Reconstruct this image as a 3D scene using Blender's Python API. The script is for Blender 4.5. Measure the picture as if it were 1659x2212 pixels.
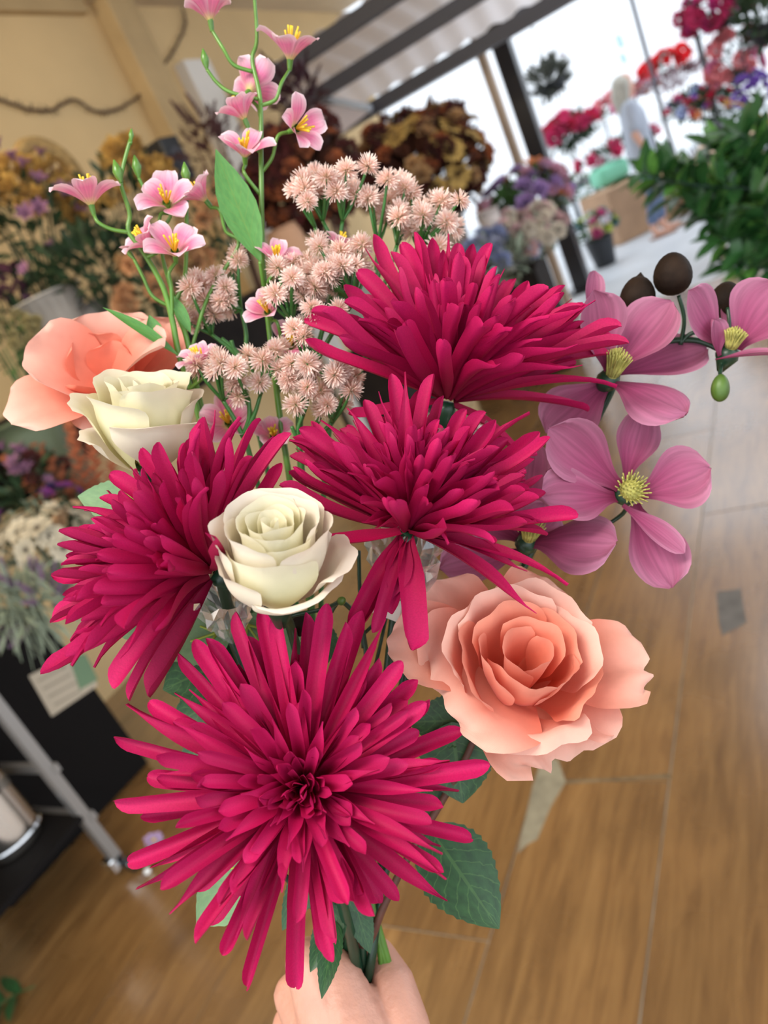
import bpy, math, random
from mathutils import Vector, Matrix
from math import sin, cos, pi, radians, sqrt

# ------------------------------------------------------------------ camera, world, light
SC = bpy.context.scene
COL = SC.collection
for o in list(bpy.data.objects):
    bpy.data.objects.remove(o)

FPX, CX, CY = 1600.0, 829.5, 1106.0
PITCH = radians(20)
CR, SR = .899, .438                       # camera roll
CAM = Vector((0, 0, 1.5))
F = Vector((0, cos(PITCH), -sin(PITCH)))
U0 = Vector((0, sin(PITCH), cos(PITCH)))
R0 = Vector((1, 0, 0))
RC = (CR * R0 - SR * U0).normalized()
UC = (SR * R0 + CR * U0).normalized()
BC = -F

cd = bpy.data.cameras.new('camera')
cam = bpy.data.objects.new('camera', cd)
COL.objects.link(cam)
cam.matrix_world = Matrix(((RC.x, UC.x, BC.x, 0), (RC.y, UC.y, BC.y, 0), (RC.z, UC.z, BC.z, 1.5), (0, 0, 0, 1)))
cd.sensor_fit = 'VERTICAL'
cd.sensor_height = 36
cd.sensor_width = 27
cd.lens = FPX * 36 / 2212
cd.clip_start = .02
cd.clip_end = 200
cd.dof.use_dof = True
cd.dof.focus_distance = .37
cd.dof.aperture_fstop = 7.0
SC.camera = cam

SC.view_settings.view_transform = 'Standard'
SC.view_settings.look = 'None'
SC.view_settings.gamma = 1
SC.view_settings.use_curve_mapping = False
SC.view_settings.exposure = 0.0

w = bpy.data.worlds.new('overcast_sky')
SC.world = w
w.use_nodes = True
w.node_tree.nodes['Background'].inputs[0].default_value = (.88, .94, 1, 1)
w.node_tree.nodes['Background'].inputs[1].default_value = 2.3

def area(name, loc, target, size, sy, power, col):
    l = bpy.data.lights.new(name, 'AREA')
    l.shape = 'RECTANGLE'; l.size = size; l.size_y = sy; l.energy = power; l.color = col
    o = bpy.data.objects.new(name, l); COL.objects.link(o)
    o.location = loc
    o.rotation_euler = (Vector(target) - Vector(loc)).to_track_quat('-Z', 'Y').to_euler()
    return o
area('overhead_fill_light', (-.6, -.45, 3.2), (-.1, .6, 1.2), 1.4, .5, 58, (1, .94, .86))  # added fill from above and behind the camera, no fixture hangs there

area('wall_fill_light', (-1.8, 2.5, 3.2), (-.9, 3.6, 1.9), 1.0, .3, 30, (1, .85, .60))  # unseen warm fill, added to brighten the cream wall and the display

# ------------------------------------------------------------------ helpers
def at(px, py, d):
    return CAM + d * (F + (px - CX) / FPX * RC - (py - CY) / FPX * UC)
def flr(px, py, z=0.0):
    r = F + (px - CX) / FPX * RC - (py - CY) / FPX * UC
    return CAM + r * ((z - CAM.z) / r.z)
def cv(a, b, c):                            # direction given as right / up / towards the viewer
    return (a * RC + b * UC + c * BC).normalized()
def mm(px, d):
    return px * d / FPX
D1 = Vector((.574, .819, 0)).normalized()   # along the floor planks
D2 = Vector((-.819, .574, 0)).normalized()  # towards the shop wall
def ab(a, b, z=0.0):
    return D1 * a + D2 * b + Vector((0, 0, z))

WM = {}
def link(o, parent=None, M=None):
    COL.objects.link(o)
    if M is None:
        M = WM[parent.name].copy() if parent else Matrix.Identity(4)
    if parent:
        o.parent = parent
        o.matrix_basis = WM[parent.name].inverted() @ M
    else:
        o.matrix_basis = M
    WM[o.name] = M.copy()
    return o
LABELS = set()
def tag(o, label, cat, group=None, kind=None):
    if label: o['label'] = label
    if cat: o['category'] = cat
    if group: o['group'] = group
    if kind: o['kind'] = kind
    return o
def thing(name, label, cat, loc, group=None):
    o = bpy.data.objects.new(name, None)
    o.empty_display_size = .05
    link(o, None, Matrix.Translation(loc))
    return tag(o, label, cat, group)
def mesh(name, vs, fs, mat, uvs=None, smooth=True):
    m = bpy.data.meshes.new(name)
    m.from_pydata([tuple(v) for v in vs], [], fs)
    if uvs:
        l = m.uv_layers.new(name='UVMap')
        for i, lp in enumerate(m.loops):
            l.data[i].uv = uvs[lp.vertex_index]
    if smooth:
        m.polygons.foreach_set('use_smooth', [True] * len(m.polygons))
    if mat:
        for k in (mat if isinstance(mat, (list, tuple)) else [mat]):
            m.materials.append(k)
    m.update()
    return m
def part(name, me, parent=None, M=None):
    return link(bpy.data.objects.new(name, me), parent, M)
def wpart(name, vs, fs, mat, parent=None, uvs=None, smooth=True):   # vertices in world space, stored about the parent
    base = WM[parent.name] if parent else Matrix.Translation(sum(vs, Vector()) / len(vs))
    inv = base.inverted()
    return part(name, mesh(name, [inv @ v for v in vs], fs, mat, uvs, smooth), parent, base)

def crom(pts, n=6):
    P = [Vector(p) for p in pts]
    if len(P) < 3: return P
    Q = [2 * P[0] - P[1]] + P + [2 * P[-1] - P[-2]]
    out = []
    for i in range(1, len(Q) - 2):
        a, b, c, d = Q[i - 1:i + 3]
        for k in range(n):
            t = k / n
            out.append(.5 * ((2 * b) + (c - a) * t + (2 * a - 5 * b + 4 * c - d) * t * t + (3 * b - a - 3 * c + d) * t ** 3))
    out.append(P[-1])
    return out
def tube_geo(pts, r0, r1=None, n=6, sides=7, smooth=True):
    P = crom(pts, n) if smooth else [Vector(p) for p in pts]
    if r1 is None: r1 = r0
    vs, fs, uv = [], [], []
    ref = Vector((.31, .57, .76))
    for i, p in enumerate(P):
        t = (P[min(i + 1, len(P) - 1)] - P[max(i - 1, 0)]).normalized()
        x = t.cross(ref).normalized(); y = t.cross(x)
        r = r0 + (r1 - r0) * i / (len(P) - 1)
        for k in range(sides):
            a = 2 * pi * k / sides
            vs.append(p + r * (cos(a) * x + sin(a) * y)); uv.append((k / sides, i / (len(P) - 1)))
        if i:
            for k in range(sides):
                fs.append(((i - 1) * sides + k, (i - 1) * sides + (k + 1) % sides, i * sides + (k + 1) % sides, i * sides + k))
    fs.append(tuple(range(sides))[::-1]); fs.append(tuple((len(P) - 1) * sides + k for k in range(sides)))
    return vs, fs, uv
def join(geos):
    V, Fc, Uv = [], [], []
    for v, f, u in geos:
        o = len(V); V += v; Uv += u
        Fc += [tuple(i + o for i in q) for q in f]
    return V, Fc, Uv
def tubes(name, lists, r0, r1, mat, parent, sides=6, n=6):
    if name != 'stems':
        for p in lists:
            v, f, u = tube_geo(p, r0, r1, n, sides)
            o = wpart(name, v, f, mat, parent, u)
        return o
    V, Fc, Uv = join([tube_geo(p, r0, r1, n, sides) for p in lists])
    o = wpart(name, V, Fc, mat, parent, Uv); o['kind'] = 'stuff'
    return o
def box_geo(o, ex, ey, ez):
    c = [o, o + ex, o + ex + ey, o + ey]
    v = c + [p + ez for p in c]
    f = [(3, 2, 1, 0), (4, 5, 6, 7), (0, 1, 5, 4), (1, 2, 6, 5), (2, 3, 7, 6), (3, 0, 4, 7)]
    return v, f, [(0, 0)] * 8
def box(name, o, ex, ey, ez, mat, parent=None):
    v, f, u = box_geo(Vector(o), Vector(ex), Vector(ey), Vector(ez))
    return wpart(name, v, f, mat, parent, None, False)
def bevel(o, w_, seg=2):
    b = o.modifiers.new('bevel', 'BEVEL'); b.width = w_; b.segments = seg
    return o
def lathe_geo(prof, c, axis=Vector((0, 0, 1)), n=24, wob=None):
    axis = axis.normalized()
    x = axis.orthogonal().normalized(); y = axis.cross(x)
    vs, fs, uv = [], [], []
    for i, (r, h) in enumerate(prof):
        for k in range(n):
            a = 2 * pi * k / n
            rr = r * (wob(a, i) if wob else 1)
            vs.append(c + axis * h + rr * (cos(a) * x + sin(a) * y)); uv.append((k / n, i / max(1, len(prof) - 1)))
        if i:
            for k in range(n):
                fs.append(((i - 1) * n + k, (i - 1) * n + (k + 1) % n, i * n + (k + 1) % n, i * n + k))
    return vs, fs, uv
def lathe(name, prof, c, mat, parent=None, axis=Vector((0, 0, 1)), n=24, wob=None):
    v, f, u = lathe_geo(prof, c, axis, n, wob)
    return wpart(name, v, f, mat, parent, u)

# ------------------------------------------------------------------ materials
def mat(name, col, rough=.6, metal=0, spec=.5, var=.0, vscale=8, bump=0, bscale=60, coat=0, alpha=1, emis=None, trans=0):
    m = bpy.data.materials.new(name); m.use_nodes = True
    nt = m.node_tree; b = nt.nodes['Principled BSDF']
    b.inputs['Base Color'].default_value = (*col, 1)
    b.inputs['Roughness'].default_value = rough
    b.inputs['Metallic'].default_value = metal
    b.inputs['Specular IOR Level'].default_value = spec
    b.inputs['Coat Weight'].default_value = coat
    b.inputs['Coat Roughness'].default_value = .15
    b.inputs['Alpha'].default_value = alpha
    b.inputs['Transmission Weight'].default_value = trans
    tc = nt.nodes.new('ShaderNodeTexCoord')
    if var:
        n = nt.nodes.new('ShaderNodeTexNoise'); n.inputs['Scale'].default_value = vscale; n.inputs['Detail'].default_value = 4
        nt.links.new(tc.outputs['Object'], n.inputs['Vector'])
        r = nt.nodes.new('ShaderNodeValToRGB')
        r.color_ramp.elements[0].color = (*[c * (1 - var) for c in col], 1); r.color_ramp.elements[0].position = .3
        r.color_ramp.elements[1].color = (*[min(1, c * (1 + var)) for c in col], 1); r.color_ramp.elements[1].position = .7
        nt.links.new(n.outputs['Fac'], r.inputs['Fac']); nt.links.new(r.outputs['Color'], b.inputs['Base Color'])
    if bump:
        n = nt.nodes.new('ShaderNodeTexNoise'); n.inputs['Scale'].default_value = bscale; n.inputs['Detail'].default_value = 3
        nt.links.new(tc.outputs['Object'], n.inputs['Vector'])
        bp = nt.nodes.new('ShaderNodeBump'); bp.inputs['Strength'].default_value = bump; bp.inputs['Distance'].default_value = .002
        nt.links.new(n.outputs['Fac'], bp.inputs['Height']); nt.links.new(bp.outputs['Normal'], b.inputs['Normal'])
    return m
def petal_mat(name, stops, rough=.62, transl=.22, var=.12, weave=0, edge=None, sheen=.12, rnd=.0, streak=0):
    """dyed cloth petal: colour runs along the petal (UV v), optional dyed rim colour (UV u)"""
    m = bpy.data.materials.new(name); m.use_nodes = True
    nt = m.node_tree; N = nt.nodes; L = nt.links; b = N['Principled BSDF']
    b.inputs['Roughness'].default_value = rough
    b.inputs['Specular IOR Level'].default_value = .25
    b.inputs['Sheen Weight'].default_value = sheen
    tc = N.new('ShaderNodeTexCoord'); sx = N.new('ShaderNodeSeparateXYZ'); L.new(tc.outputs['UV'], sx.inputs[0])
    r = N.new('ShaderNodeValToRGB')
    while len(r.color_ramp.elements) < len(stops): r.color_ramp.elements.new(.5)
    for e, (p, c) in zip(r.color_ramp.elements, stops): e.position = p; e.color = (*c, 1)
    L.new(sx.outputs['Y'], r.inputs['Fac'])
    col = r.outputs['Color']
    def mix(fac, a, c, mode='MIX'):
        x = N.new('ShaderNodeMix'); x.data_type = 'RGBA'; x.blend_type = mode
        if isinstance(fac, float): x.inputs['Factor'].default_value = fac
        else: L.new(fac, x.inputs['Factor'])
        for s, k in ((a, 'A'), (c, 'B')):
            i = [q for q in x.inputs if q.name == k and q.type == 'RGBA'][0]
            if isinstance(s, tuple): i.default_value = (*s, 1)
            else: L.new(s, i)
        return [q for q in x.outputs if q.type == 'RGBA'][0]
    if edge:
        e = N.new('ShaderNodeMath'); e.operation = 'SUBTRACT'; L.new(sx.outputs['X'], e.inputs[0]); e.inputs[1].default_value = .5
        e2 = N.new('ShaderNodeMath'); e2.operation = 'ABSOLUTE'; L.new(e.outputs[0], e2.inputs[0])
        mr = N.new('ShaderNodeMapRange'); mr.inputs[1].default_value = .25; mr.inputs[2].default_value = .5
        L.new(e2.outputs[0], mr.inputs[0])
        mv = N.new('ShaderNodeMath'); mv.operation = 'MULTIPLY'; L.new(mr.outputs[0], mv.inputs[0]); L.new(sx.outputs['Y'], mv.inputs[1])
        col = mix(mv.outputs[0], col, edge)
    n = N.new('ShaderNodeTexNoise'); n.inputs['Scale'].default_value = 90; n.inputs['Detail'].default_value = 4
    if streak:
        mpn = N.new('ShaderNodeMapping'); mpn.inputs['Scale'].default_value = (streak, 1.2, 1); L.new(tc.outputs['UV'], mpn.inputs[0])
        L.new(mpn.outputs[0], n.inputs['Vector']); n.inputs['Scale'].default_value = 1.0
    else:
        L.new(tc.outputs['Object'], n.inputs['Vector'])
    mr = N.new('ShaderNodeMapRange'); mr.inputs[1].default_value = .3; mr.inputs[2].default_value = .7
    mr.inputs[3].default_value = 1 - var; mr.inputs[4].default_value = 1 + var
    L.new(n.outputs['Fac'], mr.inputs[0])
    val = mr.outputs[0]
    if rnd:
        oi = N.new('ShaderNodeObjectInfo')
        m2 = N.new('ShaderNodeMapRange'); m2.inputs[3].default_value = 1 - rnd; m2.inputs[4].default_value = 1 + rnd
        L.new(oi.outputs['Random'], m2.inputs[0])
        m3 = N.new('ShaderNodeMath'); m3.operation = 'MULTIPLY'; L.new(val, m3.inputs[0]); L.new(m2.outputs[0], m3.inputs[1]); val = m3.outputs[0]
    h = N.new('ShaderNodeVectorMath'); h.operation = 'SCALE'; L.new(col, h.inputs[0]); L.new(val, h.inputs['Scale'])
    col = h.outputs[0]
    L.new(col, b.inputs['Base Color'])
    if weave:
        wv = N.new('ShaderNodeTexWave'); wv.inputs['Scale'].default_value = weave; wv.inputs['Distortion'].default_value = .6
        wv.wave_type = 'BANDS'; wv.bands_direction = 'DIAGONAL'
        L.new(tc.outputs['UV'], wv.inputs['Vector'])
        bp = N.new('ShaderNodeBump'); bp.inputs['Strength'].default_value = .10; bp.inputs['Distance'].default_value = .0006
        L.new(wv.outputs['Fac'], bp.inputs['Height']); L.new(bp.outputs['Normal'], b.inputs['Normal'])
    if transl:
        t = N.new('ShaderNodeBsdfTranslucent'); L.new(col, t.inputs['Color'])
        ms = N.new('ShaderNodeMixShader'); ms.inputs[0].default_value = transl
        L.new(b.outputs[0], ms.inputs[1]); L.new(t.outputs[0], ms.inputs[2]); L.new(ms.outputs[0], N['Material Output'].inputs[0])
    return m
def leaf_mat(name, c0, c1, vein, rough=.45):
    m = bpy.data.materials.new(name); m.use_nodes = True
    nt = m.node_tree; N = nt.nodes; L = nt.links; b = N['Principled BSDF']
    b.inputs['Roughness'].default_value = rough
    tc = N.new('ShaderNodeTexCoord'); sx = N.new('ShaderNodeSeparateXYZ'); L.new(tc.outputs['UV'], sx.inputs[0])
    def M(op, a, c=None):
        x = N.new('ShaderNodeMath'); x.operation = op
        for i, s in enumerate((a, c)):
            if s is None: continue
            if isinstance(s, (int, float)): x.inputs[i].default_value = s
            else: L.new(s, x.inputs[i])
        return x.outputs[0]
    au = M('ABSOLUTE', M('SUBTRACT', sx.outputs['X'], .5))
    n = N.new('ShaderNodeTexNoise'); n.inputs['Scale'].default_value = 9; L.new(tc.outputs['UV'], n.inputs['Vector'])
    ph = M('ADD', M('MULTIPLY', M('SUBTRACT', sx.outputs['Y'], M('MULTIPLY', au, .55)), 8.0), M('MULTIPLY', n.outputs['Fac'], .5))
    side = M('LESS_THAN', M('FRACT', ph), .09)
    mid = M('LESS_THAN', au, .022)
    v = M('MULTIPLY', M('MAXIMUM', side, mid), .35)
    r = N.new('ShaderNodeValToRGB'); r.color_ramp.elements[0].color = (*c0, 1); r.color_ramp.elements[1].color = (*c1, 1)
    r.color_ramp.elements[0].position = .3; r.color_ramp.elements[1].position = .7
    L.new(n.outputs['Fac'], r.inputs['Fac'])
    x = N.new('ShaderNodeMix'); x.data_type = 'RGBA'; L.new(v, x.inputs['Factor'])
    L.new(r.outputs['Color'], [q for q in x.inputs if q.name == 'A' and q.type == 'RGBA'][0])
    [q for q in x.inputs if q.name == 'B' and q.type == 'RGBA'][0].default_value = (*vein, 1)
    L.new([q for q in x.outputs if q.type == 'RGBA'][0], b.inputs['Base Color'])
    bp = N.new('ShaderNodeBump'); bp.inputs['Strength'].default_value = .35; bp.inputs['Distance'].default_value = .001; bp.invert = True
    L.new(v, bp.inputs['Height']); L.new(bp.outputs['Normal'], b.inputs['Normal'])
    return m

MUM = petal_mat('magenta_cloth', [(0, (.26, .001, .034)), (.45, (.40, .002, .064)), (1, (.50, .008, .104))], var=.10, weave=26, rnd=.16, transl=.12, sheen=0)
PEACH = petal_mat('peach_satin', [(0, (.74, .13, .07)), (.5, (.80, .25, .17)), (1, (.89, .53, .43))], var=.06, weave=60, transl=.2)
PEACH_IN = petal_mat('peach_satin_inner', [(0, (.70, .10, .05)), (.6, (.80, .22, .135)), (1, (.84, .33, .23))], var=.05, weave=60, transl=.25)
IVORY = petal_mat('ivory_satin', [(0, (.76, .72, .34)), (.55, (.82, .78, .50)), (1, (.84, .79, .61))], var=.03, weave=60, transl=.28)
IVORY_OUT = petal_mat('ivory_satin_blush', [(0, (.78, .66, .50)), (.6, (.82, .74, .59)), (1, (.85, .77, .66))], var=.03, weave=60, transl=.25)
MAUVE = petal_mat('mauve_cloth', [(0, (.18, .018, .065)), (.35, (.30, .052, .135)), (1, (.41, .135, .235))], var=.22, weave=0, transl=.15, edge=(.50, .22, .33), sheen=0, streak=14)
BLOSSOM = petal_mat('pink_blossom_cloth', [(0, (.72, .62, .20)), (.25, (.72, .24, .34)), (.55, (.76, .20, .38)), (1, (.88, .60, .68))], var=.16, transl=.25, edge=(.90, .74, .78), rough=.5, streak=10)
PALEPINK = petal_mat('pale_pink_plastic', [(0, (.76, .62, .42)), (.4, (.90, .62, .54)), (1, (.95, .84, .77))], var=.05, transl=.3, rnd=.06)
LEAF = leaf_mat('rose_leaf_green', (.012, .055, .018), (.028, .10, .03), (.10, .22, .06))
LEAF_PALE = leaf_mat('leaf_underside_green', (.16, .29, .14), (.20, .35, .17), (.23, .38, .16), .6)
LEAF_MID = leaf_mat('blossom_leaf_green', (.06, .20, .04), (.085, .26, .055), (.14, .24, .04), .5)
STEM = mat('glossy_green_plastic', (.10, .24, .035), .3, var=.25, vscale=60)
STEM_D = mat('dark_green_plastic', (.012, .045, .022), .35, var=.3, vscale=60)
STEM_B = mat('brown_wrapped_stem', (.10, .035, .022), .6, var=.3, vscale=80, bump=.3)
STEM_G = mat('gypsophila_stem_green', (.045, .17, .035), .35, var=.2, vscale=80)
VEINY = mat('yellow_green_rib', (.32, .42, .05), .5)
STAMEN = mat('yellow_stamen', (.80, .55, .03), .5)
POLLEN = mat('yellow_green_stamen', (.42, .40, .10), .7, var=.35, vscale=200)
BERRY = mat('dark_brown_bud', (.018, .010, .006), .7, spec=.15, var=.6, vscale=70, bump=.3, bscale=200)
GREENBUD = mat('green_bud', (.07, .14, .02), .45, var=.3, vscale=80)
def cello_mat():
    m = bpy.data.materials.new('clear_cellophane'); m.use_nodes = True
    nt = m.node_tree; N = nt.nodes; L = nt.links
    tr = N.new('ShaderNodeBsdfTransparent'); tr.inputs[0].default_value = (.93, .93, .93, 1)
    gl = N.new('ShaderNodeBsdfGlossy'); gl.inputs['Roughness'].default_value = .06; gl.inputs[0].default_value = (.95, .95, .95, 1)
    df = N.new('ShaderNodeBsdfDiffuse'); df.inputs[0].default_value = (.8, .8, .82, 1)
    a = N.new('ShaderNodeMixShader'); a.inputs[0].default_value = .35; L.new(gl.outputs[0], a.inputs[1]); L.new(df.outputs[0], a.inputs[2])
    b = N.new('ShaderNodeMixShader'); b.inputs[0].default_value = .55
    L.new(tr.outputs[0], b.inputs[1]); L.new(a.outputs[0], b.inputs[2])
    L.new(b.outputs[0], N['Material Output'].inputs[0])
    return m
CELLO = cello_mat()
WHITE = mat('white_card', (.8, .8, .78), .6)
INK = mat('black_ink', (.02, .02, .02), .6)

# ------------------------------------------------------------------ sheets (petals, leaves)
def sstep(x): x = max(0, min(1, x)); return x * x * (3 - 2 * x)
def prof_strap(v):
    b = .55 + .45 * sstep(v / .4)
    return b * (sqrt(max(0, 1 - ((v - .87) / .13) ** 2)) if v > .87 else 1)
def prof_point(v):
    return (.42 + .58 * sstep(v / .45)) * (1 if v < .55 else max(.04, 1 - sstep((v - .55) / .45)) ** .8)
def prof_spoon(v):
    return max(.0, (.20 + .80 * sstep(v / .62)) * (sqrt(max(0, 1 - ((v - .66) / .34) ** 2)) if v > .66 else 1))
def prof_acute(v):
    return max(0, (.22 + .78 * sstep(v / .5)) * (1 if v < .5 else max(0, 1 - ((v - .5) / .5) ** 2.2)))
def prof_fan(v):
    return max(0, (.42 + .58 * sstep(v / .6)) * (sqrt(max(0, 1 - ((v - .75) / .25) ** 2)) * .55 + .45 if v > .75 else 1))
def prof_leaf(v):
    return max(0, sin(pi * min(1, v ** .78)) ** .85)
def prof_lance(v):
    return max(0, sin(pi * v ** .95) ** 1.0)
def sheet_geo(L_, W_, prof, cup=.2, bend=0., curl=0., nu=4, nv=9, ruf=0., rf=3., seed=0, serr=0., crease=0., tw=0.):
    rg = random.Random(seed); ph = rg.uniform(0, 6.28); ph2 = rg.uniform(0, 6.28)
    y = z = 0.; C = []; n = 120
    for i in range(n + 1):
        v = i / n
        th = bend * (v - .5) + curl * (max(0, v - .68) / .32) ** 2
        C.append((y, z, th)); y += cos(th) / n; z += sin(th) / n
    ye, ze = C[-1][0], C[-1][1]
    al = math.atan2(ze, ye); ln = sqrt(ye * ye + ze * ze)
    vs, fs, uv = [], [], []
    for j in range(nv + 1):
        v = j / nv
        if prof is prof_strap: v = 1 - (1 - v) ** 1.7
        yy, zz, th = C[int(round(v * n))]
        y2 = (yy * cos(al) + zz * sin(al)) / ln * L_
        z2 = (-yy * sin(al) + zz * cos(al)) / ln * L_
        th2 = th - al
        p = prof(v) if v < 1 else prof(.999)
        hw = W_ / 2 * max(p, .02)
        if serr and 0 < j < nv: hw *= 1 + (serr if j % 2 else -serr)
        for i in range(nu + 1):
            u = -1 + 2 * i / nu
            x = hw * u
            h = cup * W_ / 2 * p * u * u - crease * W_ / 2 * p * (1 - abs(u))
            h += ruf * W_ * (sin(rf * u * 2 + ph + 5 * v) * v * v + .6 * sin(rf * 2.3 * u + ph2 + 3 * v) * v ** 3)
            dy = ruf * W_ * .35 * sin(rf * 1.7 * u + ph2) * v ** 3 - (.10 * L_ * u * u * v ** 2 if prof is prof_fan else 0)
            t = tw * (v - .3)
            x, h = x * cos(t) - h * sin(t), x * sin(t) + h * cos(t)
            vs.append(Vector((x, y2 + dy - h * sin(th2), z2 + h * cos(th2)))); uv.append((i / nu, v))
    for j in range(nv):
        for i in range(nu):
            a = j * (nu + 1) + i
            fs.append((a, a + 1, a + nu + 2, a + nu + 1))
    return vs, fs, uv
def frame(base, ydir, nrm, s=(1, 1, 1)):
    ey = ydir.normalized()
    ez = nrm - ey * nrm.dot(ey)
    if ez.length < 1e-4: ez = ey.orthogonal()
    ez.normalize(); ex = ey.cross(ez)
    return Matrix(((ex.x * s[0], ey.x * s[1], ez.x * s[2], base.x), (ex.y * s[0], ey.y * s[1], ez.y * s[2], base.y),
                   (ex.z * s[0], ey.z * s[1], ez.z * s[2], base.z), (0, 0, 0, 1)))
def sheet(name, base, tip, nrm, W_, prof, material, parent, **k):
    v, f, u = sheet_geo((tip - base).length, W_, prof, **k)
    return part(name, mesh(name, v, f, material, u), parent, frame(base, tip - base, nrm))

GRIP = at(775, 2075, .455)                 # where all stems meet, inside the fist
def grip(rg):
    return GRIP + cv(1, 0, 0) * rg.uniform(-.008, .008) + cv(0, 0, 1) * rg.uniform(-.007, .007)
def grip_end(rg):
    return GRIP + UC * -.09 + BC * -.035 + RC * rg.uniform(-.008, .008)

# ------------------------------------------------------------------ shop structure
CREAM = mat('cream_wall_paint', (.70, .50, .25), .75, var=.08, vscale=1.2, bump=.1)
CEIL = mat('cream_ceiling_paint', (.62, .50, .34), .8, var=.08, vscale=1.5)
COLUMN = mat('ochre_column_paint', (.50, .35, .17), .7, var=.12, vscale=3)
OFFWHITE = mat('off_white_paint', (.78, .74, .68), .6)
DARKBEAM = mat('dark_grey_steel', (.06, .06, .075), .5)
BLACKPOST = mat('black_painted_post', (.012, .012, .016), .3)
PAVE = mat('pale_paving', (.55, .58, .62), .45, var=.1, vscale=2)
SUB = mat('subfloor_grey', (.42, .40, .34), .8, var=.25, vscale=14)
def wood_mat():
    m = bpy.data.materials.new('oak_plank'); m.use_nodes = True
    nt = m.node_tree; N = nt.nodes; L = nt.links; b = N['Principled BSDF']
    tc = N.new('ShaderNodeTexCoord'); oi = N.new('ShaderNodeObjectInfo')
    ad = N.new('ShaderNodeVectorMath'); ad.operation = 'ADD'
    mu = N.new('ShaderNodeVectorMath'); mu.operation = 'SCALE'; mu.inputs[0].default_value = (31, 17, 5); L.new(oi.outputs['Random'], mu.inputs['Scale'])
    L.new(tc.outputs['Object'], ad.inputs[0]); L.new(mu.outputs[0], ad.inputs[1])
    mp = N.new('ShaderNodeMapping'); mp.inputs['Scale'].default_value = (1.6, 16, 1); L.new(ad.outputs[0], mp.inputs[0])
    n = N.new('ShaderNodeTexNoise'); n.inputs['Scale'].default_value = 2.2; n.inputs['Detail'].default_value = 7; n.inputs['Distortion'].default_value = 1.0
    n.inputs['Roughness'].default_value = .62
    L.new(mp.outputs[0], n.inputs['Vector'])
    r = N.new('ShaderNodeValToRGB')
    e = r.color_ramp.elements
    e[0].position = .28; e[0].color = (.15, .070, .022, 1); e[1].position = .72; e[1].color = (.33, .18, .062, 1)
    k = e.new(.5); k.color = (.25, .128, .042, 1)
    L.new(n.outputs['Fac'], r.inputs['Fac'])
    mp2 = N.new('ShaderNodeMapping'); mp2.inputs['Scale'].default_value = (1.0, 1.0, 1); L.new(ad.outputs[0], mp2.inputs[0])
    n2 = N.new('ShaderNodeTexNoise'); n2.inputs['Scale'].default_value = 3.0; n2.inputs['Detail'].default_value = 3; L.new(mp2.outputs[0], n2.inputs['Vector'])
    mr = N.new('ShaderNodeMapRange'); mr.inputs[1].default_value = .3; mr.inputs[2].default_value = .7; mr.inputs[3].default_value = .78; mr.inputs[4].default_value = 1.2
    L.new(n2.outputs['Fac'], mr.inputs[0])
    h = N.new('ShaderNodeVectorMath'); h.operation = 'SCALE'; L.new(r.outputs['Color'], h.inputs[0]); L.new(mr.outputs[0], h.inputs['Scale'])
    L.new(h.outputs[0], b.inputs['Base Color'])
    rr = N.new('ShaderNodeMapRange'); rr.inputs[3].default_value = .22; rr.inputs[4].default_value = .34; L.new(n2.outputs['Fac'], rr.inputs[0]); L.new(rr.outputs[0], b.inputs['Roughness'])
    b.inputs['Specular IOR Level'].default_value = .6
    b.inputs['Coat Weight'].default_value = .9; b.inputs['Coat Roughness'].default_value = .2; b.inputs['Coat IOR'].default_value = 2.1
    return m
OAK = wood_mat()

# floor: sub-floor slab with real planks on it (part of the floor)
floor = box('floor', ab(-3, -4.6, -.06), D1 * 9.4, D2 * 8.0, Vector((0, 0, .0555)), SUB)
tag(floor, None, None, kind='structure')
rg = random.Random(4)
PW, B0 = .355, .537
for row in range(-14, 8):
    b0 = B0 + PW * row
    js = {0: [-1.6, 1.37, 3.5, 5.4], -1: [-1.2, .7, 2.69, 4.6], 1: [-.9, .9, 2.4, 4.4]}.get(row)
    if js is None:
        a = -2.6 + rg.uniform(0, 1.6); js = []
        while a < 6.0: js.append(a); a += rg.uniform(1.7, 2.4)
    ed = [-2.9] + js + [6.35]
    for i in range(len(ed) - 1):
        g = .0022
        L_ = ed[i + 1] - ed[i] - 2 * g
        if L_ < .1: continue
        v, f, u = box_geo(Vector((g, g, -.0045)), Vector((L_, 0, 0)), Vector((0, PW - 2 * g, 0)), Vector((0, 0, .0045 + rg.uniform(-.0006, .0004))))
        M = Matrix.Translation(ab(ed[i], b0)) @ Matrix.Rotation(math.atan2(D1.y, D1.x), 4, 'Z')
        part('plank', mesh('plank', v, f, OAK, None, False), floor, M)
def floor_patch(name, pix, z, m):
    v = [flr(x, y, z) for x, y in pix]; n = len(v)
    V = v + [p - Vector((0, 0, .003)) for p in v]
    return wpart(name, V, [tuple(range(n))[::-1], tuple(range(n, 2 * n))] + [(i, (i + 1) % n, n + (i + 1) % n, n + i) for i in range(n)], m, floor, None, False)
FILL = mat('grey_floor_filler', (.30, .27, .19), .7, var=.2, vscale=25)
FILLD = mat('dark_grey_filler', (.14, .13, .12), .6, var=.2, vscale=25)
FILLS = mat('seam_filler', (.20, .15, .085), .7, var=.3, vscale=40)
floor_patch('filler_patch', [(1118, 1842), (1150, 1700), (1170, 1640), (1205, 1640), (1222, 1688), (1190, 1740), (1160, 1812), (1140, 1822)], .0012, FILL)
floor_patch('filler_patch', [(1548, 1278), (1600, 1272), (1612, 1345), (1560, 1372), (1552, 1340)], .0012, FILLD)
floor_patch('filler_strip', [(1222, 1685), (1330, 1681), (1448, 1672), (1452, 1680), (1400, 1681), (1224, 1692)], .0010, FILLS)
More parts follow.
